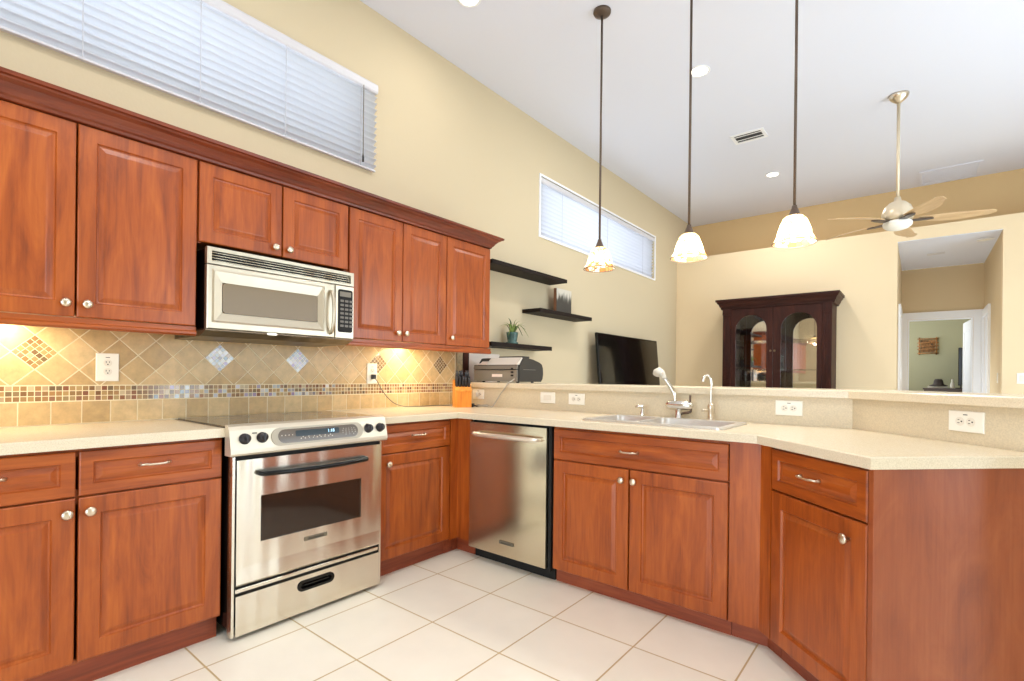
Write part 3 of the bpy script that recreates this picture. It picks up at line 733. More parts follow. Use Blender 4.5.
# ------------------------------------------------------------------ range
def text_line(b, x0, x1, z, y, n, h, rnd):
    """little legend bars standing for key legends"""
    for i in range(n):
        x = x0+(x1-x0)*i/max(1, n-1); w = h*(.6+.6*rnd.random()); b.box(x-w/2, y-.0004, z-h/2, x+w/2, y, z+h/2)
def make_range():
    r = thing('range', 'stainless steel slide-in range with black glass cooktop between the lower cabinets', 'range', (.645, .918, 0), R90)
    W = .762; rnd = random.Random(2)
    b = MB(); b.box(0, .0, .05, W, .60, .905); b.build('body', 'black', r)
    for x in (.03, W-.07):
        for y in (.03, .54): MB().lathe([(.018, .0), (.018, .012), (.012, .014), (.012, .051)], 12, 'z', (x+.02, y, 0)).build('foot', 'matte_black', r)
    for x0, x1 in ((0, .011), (W-.011, W)): MB().box(x0, -.040, .02, x1, .0, .79).build('side_trim', 'steel', r)
    b = MB(); b.box(.011, -.028, .06, W-.011, -.0005, .79); b.build('front_backing', 'matte_black', r)
    # cooktop
    b = MB(); b.plate(rrect(-.016, -.03, W+.022, .565, .012), [], .9155, .9225); ck = b.build('cooktop', 'hob', r)
    for cx, cy, rr in ((.19, .14, .105), (.57, .14, .085), (.19, .44, .08), (.57, .44, .105)):
        b = MB(); b.plate([(cx+rr*math.cos(a*PI/24), cy+rr*math.sin(a*PI/24)) for a in range(48)], [[(cx+(rr-.003)*math.cos(a*PI/24), cy+(rr-.003)*math.sin(a*PI/24)) for a in range(48)]], .9225, .9228)
        b.build('burner_ring', 'lcd', ck)
    # control panel: sloped console, profile in (y, z)
    pf = [(-.006, .906), (-.006, .9285), (-.018, .9290), (-.036, .921), (-.047, .905), (-.066, .822), (-.067, .806), (-.060, .797), (-.006, .797)]
    b = MB(); b.prism(pf, -.018, W+.018, 'x'); cp = b.build('control_panel', 'cream_steel', r)
    # the sloped face runs from (-.047,.905) to (-.066,.822)
    a = Vector((0, -.0565, .8635)); ez = Vector((0, .019, .083)).normalized(); ey = ez.cross(Vector((1, 0, 0)))
    def place(o, x, up=0, out=0.0):
        mm = Matrix(((1, ey.x, ez.x, 0), (0, ey.y, ez.y, 0), (0, ey.z, ez.z, 0), (0, 0, 0, 1)))
        p = a+ez*up-ey*out; mm.translation = Vector((x, p.y, p.z)); o.matrix_local = mm
    b = MB(); b.plate(pill(0, 0, .475, .082), [pill(0, 0, .415, .063)], -.004, 0, 'y'); o = b.build('display_surround', 'surround', cp); place(o, .392, .0)
    b = MB()
    b.use('display').plate(pill(0, 0, .415, .063), [], -.0045, 0, 'y')
    b.use('display_dark').plate(rrect(-.125, -.006, .10, .022, .006), [], -.0052, -.0045, 'y')
    b.use('legend')
    for zz, x0, x1, n, h in ((-.016, -.10, .06, 9, .0045), (-.009, -.09, .05, 6, .0045), (.004, -.19, -.14, 4, .004), (.013, .125, .185, 5, .0035), (.004, .12, .19, 5, .0035), (-.006, .12, .19, 5, .0035), (-.016, .135, .18, 3, .0035)):
        text_line(b, x0, x1, zz, -.0045, n, h, rnd)
    dp = b.build('display', None, cp); place(dp, .392, .0)
    lettering('1:18', .022, 'digits', dp, (.055, -.0056, .009), FR)
    for x in (.042, .116, .664, .737):
        b = MB(); b.lathe([(.024, 0), (.024, -.003), (.019, -.005), (.0185, -.022), (.016, -.026), (0, -.026)], 20, 'y'); b.box(-.0035, -.030, -.017, .0035, -.02, .017)
        o = b.build('knob', 'knife_handle', cp); place(o, x, .004)
    for x, w in ((.085, .022), (.66, .018)):
        o = MB().plate(pill(x, .026, w, .007), [], -.0005, .0005, 'y').build('emblem', 'lcd', cp); place(o, 0, 0)
    # oven door
    b = MB(); zl, zh = .236, .775; x0, x1 = .016, W-.016; wz = (.408, .610); wx = (.118, .632)
    b.plate([(x0, zl+.075), (x1, zl+.075), (x1, zh), (x0, zh)], [[(wx[0], wz[0]), (wx[1], wz[0]), (wx[1], wz[1]), (wx[0], wz[1])]], -.046, -.0285, 'y')
    pf = [(-.0285, zl), (-.044, zl), (-.050, zl+.008), (-.046, zl+.075), (-.0285, zl+.075)]
    b.prism(pf, x0, x1, 'x')
    od = b.build('oven_door', 'steel', r)
    b = MB(); b.box(wx[0], -.041, wz[0], wx[1], -.029, wz[1]); b.build('window', 'smoke_glass', od)
    pts = [(.106, -.046, .714), (.108, -.072, .712), (.135, -.083, .711), (.25, -.096, .709), (.381, -.100, .708), (.512, -.096, .709), (.620, -.083, .711), (.645, -.072, .712), (.647, -.046, .714)]
    MB().tube(smooth_pts(pts, 4), .0115, 12).build('handle', 'black', od)
    b = MB(); b.bbox(0, -.003, 0, .118, 0, .019, .001); bd = b.build('badge', 'lcd', r, (.322, -.0462, .357))
    lettering('KitchenAid', .0175, 'slot', bd, (.059, -.0035, .0095), FR)
    # steel strip and storage drawer
    b = MB(); b.bbox(x0, -.040, .204, x1, -.0285, .222, .003); b.build('vent_strip', 'steel', r)
    b = MB(); zl, zh = .022, .193
    b.plate([(x0, zl), (x1, zl), (x1, zh), (x0, zh)], [pill(.386, .147, .182, .042)], -.046, -.0285, 'y'); dr = b.build('storage_drawer', 'steel', r)
    b = MB(); b.plate(pill(.386, .147, .190, .050), [pill(.386, .147, .160, .026)], -.050, -.0462, 'y'); b.plate(pill(.386, .147, .182, .042), [], -.034, -.029, 'y')
    b.bbox(.32, -.049, .146, .452, -.034, .153, .002)
    b.build('handle', 'black', dr)
make_range()

# ------------------------------------------------------------------ microwave
def make_microwave():
    r = thing('microwave', 'stainless over-the-range microwave hung under the short upper cabinet', 'microwave', (.372, .914, 1.318), R90)
    W = .772; H = .415; rnd = random.Random(5)
    b = MB(); b.box(.004, 0, .03, W-.004, .365, H-.004); b.build('body', 'black', r)
    pf = [(-.030, .034), (-.034, .028), (.03, .004), (.36, 0.0), (.36, .029), (.0, .029)]
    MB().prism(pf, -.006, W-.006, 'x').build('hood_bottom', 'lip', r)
    # vent grille
    b = MB(); b.plate([(0, .338), (W, .338), (W, H), (0, H)], [[(.020, .350), (W-.020, .350), (W-.020, .398), (.020, .398)]], -.028, 0, 'y'); g = b.build('vent_grille', 'steel_soft', r)
    b = MB(); b.box(.02, -.008, .350, W-.02, -.0005, .398); b.build('vent_cavity', 'matte_black', g)
    b = MB()
    for k in range(4):
        z = .352+k*.0122; b.prism([(-.025, z), (-.010, z+.006), (-.010, z+.0075), (-.025, z+.003)], .02, W-.02, 'x')
    b.build('louvre', 'steel_v', g)
    # door with a sculpted frame round the window
    D = .650
    def lp(i0, i1, j0, j1, y): return [(i0, y, j0), (i1, y, j0), (i1, y, j1), (i0, y, j1)]
    b = MB(); b.rings([lp(0, D, .036, .333, 0), lp(0, D, .036, .333, -.028), lp(.004, D-.004, .040, .329, -.031), lp(.020, D-.062, .066, .314, -.031),
                       lp(.030, D-.075, .075, .305, -.0335), lp(.066, .550, .112, .256, -.026), lp(.070, .546, .116, .252, -.020)], True, True)
    dr = b.build('door', 'steel_soft', r)
    b = MB(); b.plate(rrect(.068, .113, .548, .255, .018), [], -.0285, -.019, 'y'); b.build('window', 'micro_glass', dr)
    pts = [(.622, -.031, .060), (.622, -.048, .068), (.622, -.064, .105), (.622, -.070, .172), (.622, -.064, .240), (.622, -.048, .282), (.622, -.031, .290)]
    b = MB(); b.tube(smooth_pts(pts, 4), .0095, 10); b.build('handle', 'steel_soft', dr)
    # control side
    b = MB(); b.bbox(D+.005, -.030, .036, W, 0, .333, .003); cs = b.build('control_panel', 'cream_steel', r)
    b = MB(); b.use('keypad').plate(rrect(D+.020, .070, W-.010, .312, .012), [], -.0325, -.030, 'y')
    b.use('lcd').plate(rrect(D+.030, .272, W-.020, .300, .004), [], -.0332, -.0325, 'y')
    b.use('key')
    for zi in range(7):
        for xi in range(3):
            x = D+.034+xi*.029; z = .248-zi*.0235; b.plate(rrect(x, z-.007, x+.022, z+.006, .003), [], -.0331, -.0325, 'y')
    kp = b.build('keypad', None, cs)
    b = MB(); b.plate(pill(.30, .030, .05, .010), [], -.0335, -.0305, 'y'); 
    b.build('emblem', 'nickel', r)
make_microwave()

# ------------------------------------------------------------------ dishwasher
def make_dishwasher():
    r = thing('dishwasher', 'stainless dishwasher with curved bar handle built into the peninsula', 'dishwasher', (.742, 2.345, 0), 0)
    W = .618
    MB().box(.004, .0, .10, W-.004, .55, .868).build('body', 'matte_black', r)
    b = MB()
    # gently bowed front
    n = 10; loops = []
    xs = [.008+(W-.022-.008)*i/n for i in range(n+1)]
    fr = [(x, -.043-.001*math.sin(PI*i/n)) for i, x in enumerate(xs)]
    poly = fr+[(W-.022, -.002), (.008, -.002)]
    b.prism(poly, .078, .860, 'z'); dr = b.build('door', 'steel_dw', r)
    pts = [(.065, -.044, .793), (.067, -.070, .793), (.10, -.082, .793), (.20, -.090, .793), (.31, -.093, .793), (.42, -.090, .793), (.515, -.082, .793), (.548, -.070, .793), (.550, -.044, .793)]
    MB().tube(smooth_pts(pts, 4), [.010+.005*math.sin(PI*i/32) for i in range(33)], 12).build('handle', 'bright', dr)
    b = MB(); b.bbox(0, -.003, 0, .108, 0, .019, .001); bd = b.build('badge', 'lcd', r, (.262, -.0465, .150))
    lettering('KitchenAid', .0165, 'slot', bd, (.054, -.0035, .0095), FR)
    MB().box(.002, -.002, .0, W-.002, .018, .0995).build('toe_kick', 'matte_black', r, (0, .03, 0))
    MB().box(.6, -.024, .06, W-.0, .0, .868).build('side_gap_strip', 'matte_black', r)  # black strip standing in for the dark gap beside the door
make_dishwasher()

# ------------------------------------------------------------------ sink and taps
def make_sink():
    r = thing('kitchen_sink', 'two-bowl satin steel sink set into the peninsula countertop', 'sink', (1.885, 2.595, .9145), 0)
    b = MB(); x0, x1, y0, y1 = -.375, .375, -.22, .225
    bowls = [(-.335, -.09, -.175, .155), (-.06, .335, -.175, .155)]
    b.plate(rrect(x0, y0, x1, y1, .03), [rrect(p[0], p[2], p[1], p[3], .04) for p in bowls], 0, .006)
    b.plate(rrect(x0+.006, y0+.006, x1-.006, y1-.006, .026), [rrect(p[0]-.006, p[2]-.006, p[1]+.006, p[3]+.006, .044) for p in bowls], .006, .0085)
    b.build('rim', 'sink', r)
    for p in bowls:
        b = MB(); top = rrect(p[0], p[2], p[1], p[3], .04); bot = rrect(p[0]+.02, p[2]+.02, p[1]-.02, p[3]-.02, .05)
        b.rings([[(q[0], q[1], .006) for q in top], [(q[0]*1, q[1], -.13) for q in bot], [(q[0], q[1], -.135) for q in rrect(p[0]+.04, p[2]+.04, p[1]-.04, p[3]-.04, .05)]], False, True, True)
        bw = b.build('bowl', 'sink', r)
        MB().lathe([(.04, 0), (.04, .003), (.03, .004), (.0, .002)], 18, 'z', ((p[0]+p[1])/2, (p[2]+p[3])/2, -.1348)).build('drain', 'chrome', bw)
make_sink()
def taps():
    zt = .9150
    r = thing('kitchen_faucet', 'chrome pull-out faucet with angled spray head behind the sink', 'faucet', (1.875, 2.855, zt), 0)
    MB().lathe([(.026, 0), (.026, .006), (.021, .010), (.020, .05), (.017, .056)], 20).build('base', 'chrome', r)
    b = MB(); b.tube([(-.075, 0, .078), (-.068, 0, .078), (-.05, 0, .078), (.05, 0, .078), (.075, 0, .074), (.082, 0, .072)], [.014, .022, .027, .026, .019, .010], 18); b.build('body', 'chrome', r)
    pts = [(-.022, 0, .09), (-.023, -.001, .12), (-.030, -.004, .15), (-.048, -.012, .185), (-.070, -.022, .222), (-.082, -.028, .240)]
    MB().tube(smooth_pts(pts, 4), .0115, 12).build('spout', 'chrome', r)
    b = MB(); b.tube([(-.074, -.025, .228), (-.084, -.030, .244), (-.093, -.038, .262), (-.100, -.050, .268), (-.105, -.064, .262), (-.107, -.072, .252)], [.013, .018, .024, .027, .026, .021], 16)
    b.build('spray_head', 'ceramic', r)
    b = MB(); b.tube([(.062, 0, .085), (.065, 0, .10), (.066, 0, .138)], [.007, .0055, .0062], 8); b.build('lever', 'bronze', r)
    MB().tube([(.018, 0, .030), (.03, -.004, .034), (.055, -.004, .038), (.068, 0, .044), (.070, 0, .062)], .0075, 10).build('side_arm', 'bronze', r)
    r = thing('filter_tap', 'slim chrome gooseneck water tap near the right end of the sink', 'tap', (2.058, 2.845, zt), 0)
    MB().lathe([(.020, 0), (.020, .006), (.015, .010), (.015, .05), (.018, .055), (.018, .085), (.012, .096)], 18).build('base', 'nickel', r)
    pts = [(0, 0, .09), (0, 0, .16), (0, 0, .21), (-.006, -.003, .238), (-.02, -.01, .250), (-.034, -.016, .238), (-.038, -.018, .215)]
    MB().tube(smooth_pts(pts, 5), [.006]*25+[.0085]*6, 10).build('spout', 'chrome', r)
    MB().tube([(-.01, -.01, .06), (-.03, -.022, .058), (-.038, -.028, .058)], [.008, .007, .009], 8).build('lever', 'nickel', r)
    r = thing('soap_dispenser', 'small chrome soap pump at the back left of the sink', 'soap dispenser', (1.657, 2.845, zt), 0)
    MB().lathe([(.017, 0), (.017, .005), (.012, .008), (.011, .03), (.008, .034), (.008, .055)], 16).build('base', 'chrome', r)
    MB().tube([(.012, .002, .062), (0, 0, .062), (-.02, -.008, .062), (-.040, -.016, .057)], [.010, .011, .008, .006], 10).build('pump_head', 'chrome', r)
taps()

# ------------------------------------------------------------------ outlets and switches (plate faces local -y, centre at origin)
def outlet(label, loc, rot, w=.118, h=.073, kind='flat', parts=True):
    r = thing('wall_outlet' if kind != 'switch' else 'light_switch', label, 'outlet' if kind != 'switch' else 'switch', loc, rot, 'wall plates')
    b = MB(); b.rings([[(sx*(w/2-i), y, sz*(h/2-i)) for sx, sz in ((-1, -1), (1, -1), (1, 1), (-1, 1))] for i, y in ((0, 0), (0, -.004), (.003, -.006))]); b.build('plate', 'plate', r)
    vert = h > w
    if kind == 'switch':
        b = MB(); 
        if vert: b.bbox(-.017, -.009, -.033, .017, -.005, .033, .002)
        else: b.bbox(-.033, -.009, -.017, .033, -.005, .017, .002)
        b.build('rocker', 'socket', r)
    else:
        for s in (-1, 1):
            c = (0, s*.020) if vert else (s*.020, 0)
            b = MB(); b.use('socket').plate([(c[0]+.0165*math.cos(a*PI/12), c[1]+.0165*math.sin(a*PI/12)) for a in range(24)], [], -.0075, -.0055, 'y')
            b.use('slot')
            for dx, dz, ww, hh in ((-.006, .004, .0025, .008), (.006, .004, .0025, .0065), (0, -.007, .005, .005)):
                if not vert: dx, dz, ww, hh = -dz, dx, hh, ww
                b.box(c[0]+dx-ww/2, -.0082, c[1]+dz-hh/2, c[0]+dx+ww/2, -.0074, c[1]+dz+hh/2)
            b.build('socket', None, r)
        b = MB().box(-.008, -.0066, (.044 if vert else .024), .008, -.0059, (.047 if vert else .027)); b.build('legend', 'slot', r)
    return r
BL = 'stone half wall'
outlet('upright white outlet on the diamond tiles under the left upper cabinet', (.0128, .637, 1.170), R90, .086, .129)
pl = outlet('white outlet with a black plug on the tiles right of the range', (.0128, 2.092, 1.157), R90, .080, .140)
MB().bbox(-.014, -.034, -.016, .014, -.0085, .016, .004).build('plug', 'knife_handle', pl, (0, 0, -.022))
po = outlet('white outlet on the half wall just below the printer', (.252, 2.9195, 1.005), 0, .118, .075)
MB().bbox(-.020, -.034, -.018, .018, -.0085, .018, .004).build('plug', 'plate', po, (-.014, 0, 0))
outlet('white rocker switch plate on the half wall, left of the sink', (.915, 2.9195, 1.001), 0, .124, .078, 'switch')
outlet('white outlet on the half wall directly left of the sink', (1.152, 2.9195, .999), 0, .124, .076)
outlet('wide white outlet on the half wall right of the slim tap', (2.428, 2.9195, 1.000), 0, .126, .078)
p5 = Vector((3.088, 2.532)); p5 -= nd*(p5.dot(nd)-Vector((2.70, 2.92)).dot(nd)+.0005)
outlet('white outlet on the angled half wall at the right edge', (p5.x, p5.y, .9975), -PI/4, .132, .078)
outlet('small white switch plate on the far wall at the right edge', (3.815, YF-.0005, 1.185), 0, .075, .118, 'switch')
outlet('white switch plate on the right side wall of the hallway', (3.6595, 8.05, 1.19), -R90, .075, .118, 'switch')

# ------------------------------------------------------------------ things on the counter and the bar
def cable(name, label, pts, r, mat, parts=None):
    o = MB().tube(smooth_pts(pts, 8), r, 8).build(name, mat); return tag(o, label, 'cable')
cable('extension_cable', 'thin dark cord hanging from the tile outlet across the countertop',
      [(.045, 2.092, 1.128), (.050, 2.115, 1.10), (.042, 2.145, 1.06), (.035, 2.20, 1.00), (.034, 2.27, .948), (.042, 2.35, .922), (.05, 2.45, .9175), (.055, 2.54, .9178), (.045, 2.62, .9178), (.06, 2.70, .9178), (.10, 2.80, .9178)], .0032, 'grey_cord')
def knife_block():
    r = thing('knife_block', 'honey wood knife block full of black-handled knives in the counter corner', 'knife block', (.285, 2.70, .9145), math.radians(55))
    # front faces local -y
    pf = [(-.055, 0), (-.055, .130), (-.040, .150), (.035, .205), (.06, .195), (.06, 0)]
    b = MB(); b.prism(pf, -.062, .062, 'x'); b.build('block', 'knife_block', r)
    b = MB(); b.bbox(-.063, -.062, .116, .063, -.050, .130, .003); b.build('front_lip', 'knife_block', r)
    rnd = random.Random(3)
    def knife(x, y, z, ln, w, lean=-.25):
        d = Vector((rnd.uniform(-.05, .05), lean, 1)).normalized(); p = Vector((x, y, z))
        b = MB(); b.tube([p-d*.012, p, p+d*ln*.3, p+d*ln*.7, p+d*ln], [w*.8, w, w*1.15, w*.95, w*.7], 8)
        k = b.build('knife', 'knife_handle', None, (0, 0, 0))
        return k
    ks = []
    for i in range(5):
        ks.append((-.046+.023*i, -.03, .155, .075, .0105))
        ks.append((-.044+.022*i, .004, .180, .095, .0105))
    for a in ks:
        x, y, z, ln, w = a; d = Vector((rnd.uniform(-.08, .08), -.22, 1)).normalized(); p = Vector((x, y, z))
        b = MB(); b.tube([p-d*.010, p, p+d*ln*.3, p+d*ln*.7, p+d*ln], [w*.8, w, w*1.15, w*.95, w*.7], 8)
        for q in (.3, .6): b.use('nickel') if False else None
        b.build('knife', 'knife_handle', r)
knife_block()
def printer():
    r = thing('printer', 'charcoal and silver all-in-one printer sitting on the bar top', 'printer', (.15, 2.975, 1.0985), 0)
    W, D = .452, .325
    # dark shell, profile (y,z) extruded across; rounded back
    pf = [(.015, .008), (D-.03, .008), (D-.008, .03), (D, .07), (D-.004, .115), (D-.02, .145), (D-.05, .160), (D-.14, .182), (.085, .194), (.07, .19), (.03, .138), (.015, .136)]
    b = MB(); b.prism(pf, .015, W, 'x'); b.build('shell', 'printer_dark', r)
    b = MB(); b.prism([(-.004, .010), (.018, .010), (.018, .100), (-.004, .096)], 0, W-.012, 'x'); b.build('front_tray', 'printer_mid', r)
    b = MB(); b.prism([(-.008, .104), (.02, .104), (.02, .134), (-.002, .134)], 0, W-.012, 'x'); b.build('upper_fascia', 'printer_mid', r)
    b = MB(); b.prism([(-.006, .1385), (.029, .1385), (.069, .190), (.060, .196)], .13, W-.012, 'x'); b.build('button_panel', 'printer_light', r)
    b = MB(); b.box(.0, -.002, .1, W-.012, .016, .104); b.box(0, -.002, .134, W-.012, .016, .138); b.build('gap', 'matte_black', r)
    b = MB(); b.box(.195, -.006, .044, .30, -.0042, .066); b.build('name_plate', 'paper', r)
    b = MB()
    for i in range(3): b.bbox(.385, -.009, .05+.026*i, .41, -.003, .062+.026*i, .002)
    b.build('card_slot', 'matte_black', r)
    b = MB(); b.bbox(.19, .078, .190, W-.02, .17, .206, .006); b.build('lid', 'printer_dark', r)
    b = MB(); b.prism([(-.02, .139), (.03, .150), (.10, .196), (.10, .198), (.03, .153), (-.02, .142)], .04, .15, 'x'); b.build('output_sheet', 'paper', r)
    MB().bbox(W, .06, .10, W+.002, .22, .103, .0006).build('seam', 'printer_mid', r)
    b = MB()
    for x in (.05, W-.05):
        for y in (.06, D-.08): b.lathe([(.012, 0), (.012, .009)], 10, 'z', (x, y, 0))
    b.build('foot', 'matte_black', r)
printer()
cable('printer_cable', 'pale cable drooping from the printer over the bar edge to the counter',
      [(.585, 2.952, 1.128), (.588, 2.91, 1.112), (.580, 2.882, 1.096), (.560, 2.872, 1.06), (.525, 2.868, 1.02), (.487, 2.864, .966), (.462, 2.856, .928), (.462, 2.84, .9195), (.475, 2.81, .9195)], .0046, 'white_cord')
def charger():
    pts = []
    for i in range(61):
        a = 2*PI*i/20; rr = .045+.006*math.sin(i*.7); pts.append((.385+rr*1.15*math.cos(a), 2.825+rr*.75*math.sin(a), .9185+.004*(i/20)+.003*math.sin(i*.9)))
    o = MB().tube(pts, .0032, 6).build('coiled_cable', 'white_cord'); tag(o, 'loops of pale cable coiled on the counter beside the knife block', 'cable')
    r = thing('power_adapter', 'small black power adapter lying beside the knife block', 'adapter', (.335, 2.745, .9145), .4)
    b = MB(); b.bbox(-.024, -.018, 0, .024, .018, .028, .005); b.build('case', 'knife_handle', r)
    b = MB(); b.tube([(.022, 0, .012), (.04, 0, .010), (.05, .004, .006)], .0045, 8); b.build('strain_relief', 'knife_handle', r)
charger()
o = MB().bbox(0, 0, 0, .003, .40, .245, .0008).build('paper_sheet', 'paper', None, (.0008, 3.06, 1.0985))
tag(o, 'pale pinkish sheet standing flat against the wall behind the printer', 'paper')

# ------------------------------------------------------------------ shelves, plant, picture, television
def shelf(label, y0, y1, z0, z1):
    r = thing('floating_shelf', label, 'shelf', (.0008, y0, z0), 0, 'dark floating shelves on the left wall')
    L = y1-y0; h = z1-z0
    b = MB(); b.bbox(0, 0, 0, .205, L, h, .003); b.build('board', 'espresso_y', r)
    b = MB(); b.bbox(.205, -.002, -.002, .214, L+.002, h+.001, .002); b.build('front_edge', 'espresso_y', r)
shelf('highest dark floating shelf, empty, beside the crown moulding', 3.11, 4.24, 2.082, 2.115)
shelf('middle dark floating shelf carrying the forest picture', 3.788, 4.735, 1.752, 1.787)
shelf('lowest dark floating shelf carrying the potted plant', 3.11, 3.985, 1.398, 1.433)
def plant():
    r = thing('potted_plant', 'spiky green plant in a teal glazed pot on the lowest shelf', 'plant', (.10, 3.52, 1.4335), 0)
    r.scale = (.85, .85, .85)
    b = MB(); b.lathe([(.058, 0), (.064, .004), (.066, .022), (.050, .030), (.054, .06), (.062, .11), (.064, .128), (.060, .130), (.055, .122), (.0, .118)], 24); b.build('pot', 'pot', r)
    rnd = random.Random(11)
    leaves = [(-1.1, .06, .03, 'leaf'), (-.95, .10, -.06, 'leaf'), (-.55, .03, .13, 'leaf_dark'), (-.7, .0, .08, 'leaf'), (.25, .02, .13, 'leaf'), (.55, .03, .12, 'leaf'), (.9, .05, .02, 'leaf_dark'), (1.1, -.02, -.04, 'leaf_dark'),
              (1.0, .08, -.06, 'leaf'), (.4, .12, .05, 'leaf'), (-.4, .10, .04, 'leaf'), (.1, -.06, .08, 'leaf_dark'), (-.8, -.05, .04, 'leaf'), (.8, -.05, .05, 'leaf'), (.75, .06, .10, 'leaf')]
    for sy, sx, up, m in leaves:
        ln = .20; tip = Vector((sx*1.0, sy*.19, up+.02)); mid = Vector((sx*.5, sy*.085, max(up*.62, .055)+.03))
        base = Vector((sx*.12, sy*.02, -.005)); pts = smooth_pts([base, mid, tip], 5)
        b = MB(); wv = tip.cross(Vector((0, 0, 1)))
        wv = wv.normalized() if wv.length > 1e-4 else Vector((1, 0, 0)); loops = []
        n = len(pts)
        for i, p in enumerate(pts):
            w = .010*(1-(i/(n-1))**1.6)+.0008; t = .002*(1-i/(n-1))+.0005
            loops.append([p-wv*w, p+Vector((0, 0, -t)), p+wv*w, p+Vector((0, 0, t))])
        b.rings(loops, True, True, True); b.build('leaf', m, r, (0, 0, .122))
plant()
r = thing('canvas_picture', 'small canvas print of misty dark trees on the middle shelf', 'picture', (.075, 4.21, 1.7875), 0)
MB().box(.034, 0, 0, .036, .275, .255).build('print', 'canvas', r)
MB().bbox(0, 0, 0, .0338, .275, .255, .001).build('stretcher', 'canvas_edge', r)
def television(name, label, loc, rotz, w, h, lean=0, mount=True, mats='black'):
    r = thing(name, label, 'television', loc, rotz)
    # screen faces local -y
    b = MB(); b.bbox(-w/2, 0, 0, w/2, .035, h, .006); b.bbox(-w/2+.2, .035, .12, w/2-.2, .06, h-.15, .01); b.build('housing', mats, r, rot=(lean, 0, 0))
    b = MB(); b.box(-w/2+.018, -.0012, .03, w/2-.018, -.0002, h-.018); b.build('screen', 'screen', r, rot=(lean, 0, 0))
    return r
t = television('television', 'large flat black television on the left wall behind the bar', (.215, 5.84, .66), R90, 1.66, 1.00, -.09)
MB().box(-.30, .09, .25, .30, .213, .65).build('wall_mount', 'matte_black', t)

# ------------------------------------------------------------------ blinds
def blind(label, y0, y1, z0, z1, x, pitch, tilt, mat, valance, cords, proud):
    r = thing('window_blind', label, 'window blind', (x, y0, z0), 0, 'horizontal window blinds')
    L = y1-y0; H = z1-z0
    b = MB(); b.prism([(-.02, H-valance), (proud, H-valance), (proud+.006, H-valance+.01), (proud+.006, H-.012), (proud, H), (-.02, H)], 0, L, 'y'); b.build('valance', 'valance', r)
    b = MB(); n = int((H-valance-.02)/pitch); hw = .0255
    for k in range(n+1):
        zc = .022+k*pitch; up = []; dn = []
        for i in range(7):
            u = -hw+2*hw*i/6; c = .0055*(1-(u/hw)**2)
            up.append((u*math.cos(tilt)-c*math.sin(tilt), zc+u*math.sin(tilt)+c*math.cos(tilt)))
            dn.append((u*math.cos(tilt)-(c-.0025)*math.sin(tilt), zc+u*math.sin(tilt)+(c-.0025)*math.cos(tilt)))
        A = up+dn[::-1]
        b.prism(A, .006, L-.006, 'y', True)
    b.build('slats', mat, r)
    b = MB(); b.bbox(-.012, .006, -.004, .012, L-.006, .008, .003); b.build('bottom_rail', 'valance', r)
    b = MB()
    for c in cords: MB().box(.0245, c-.0018, .0, .0262, c+.0018, H-valance).build('ladder_cord', 'cord', r)
    return r
bl = blind('wide white slatted blind over the kitchen window above the cabinets', -.90, 2.096, 2.545, 3.137, .022, .0425, math.radians(36), 'slat', .06, [.38, 1.43, 1.90, 2.35, 2.86], .018)
MB().tube([(.040, 2.87, .53), (.040, 2.87, .06)], .003, 6).build('lift_cord', 'grey_cord', bl)
MB().lathe([(.004, .02), (.007, .0), (.007, -.03), (.0, -.034)], 10, 'z', (.040, 2.87, .05)).build('cord_tassel', 'slot', bl)
blind('white slatted blind in the far high window, behind the left pendant', 4.068, 6.842, 2.563, 3.145, -.028, .0425, math.radians(60), 'slat2', .05, [.4, 1.4, 2.4], .024)
b = MB(); b.plate([(4.04, 2.537), (6.87, 2.537), (6.87, 3.168), (4.04, 3.168)], [[(4.061, 2.556), (6.849, 2.556), (6.849, 3.149), (4.061, 3.149)]], .0, .012, 'x')
structure(b.build('trim_5', 'white'))

# ------------------------------------------------------------------ pendants
def pendant(label, x, y, zb, watts, lit=True):
    r = thing('pendant_light', label, 'pendant lamp', (x, y, zb), 0, 'pendant lamps over the bar')
    top = CEIL-zb
    MB().lathe([(0, top-.036), (.012, top-.036), (.030, top-.031), (.056, top-.020), (.060, top-.012), (.060, top-.0005)], 28).build('canopy', 'bronze', r)
    MB().lathe([(.0075, .190), (.0075, top-.033)], 12).build('rod', 'bronze', r)
    MB().lathe([(.0, .205), (.012, .203), (.014, .190), (.020, .176), (.026, .160), (.032, .152), (.032, .144), (.0, .143)], 22).build('socket_cap', 'bronze', r)
    prof = [(.030, .148), (.044, .142), (.058, .126), (.070, .096), (.080, .066), (.086, .038), (.099, .014), (.106, .0)]
    b = MB(); n = 32; loops = [[(q*(1+.02*math.cos(8*2*PI*k/n)*(1-z/.15))*math.cos(2*PI*k/n), q*(1+.02*math.cos(8*2*PI*k/n)*(1-z/.15))*math.sin(2*PI*k/n), z) for k in range(n)] for q, z in prof]
    b.rings(loops, False, False, True); sh = b.build('shade', 'shade', r)
    b = MB(); b.rings([[((.106+d*math.cos(t))*math.cos(2*PI*k/n), (.106+d*math.cos(t))*math.sin(2*PI*k/n), d*math.sin(t)) for k in range(n)] for t in [2*PI*j/8 for j in range(9)] for d in (.0028,)], False, False, True)
    b.build('rim', 'bronze', sh)
    b = MB(); b.ball((0, 0, .075), .024, .024, .032); b.lathe([(.012, .10), (.012, .143)], 12); b.build('bulb', 'bulb', r)
    l = bpy.data.lights.new('pendant_lamp', 'POINT'); l.energy = watts; l.color = (1, .90, .74); l.shadow_soft_size = .035
    o = bpy.data.objects.new('pendant_lamp', l); C.objects.link(o); o.location = (x, y, zb+.03)
pendant('leftmost pendant lamp, dim patterned glass shade before the far window', 1.232, 3.065, 1.893, 3.5)
pendant('middle pendant lamp of three, bright glass shade', 1.848, 3.065, 1.882, 13.0)
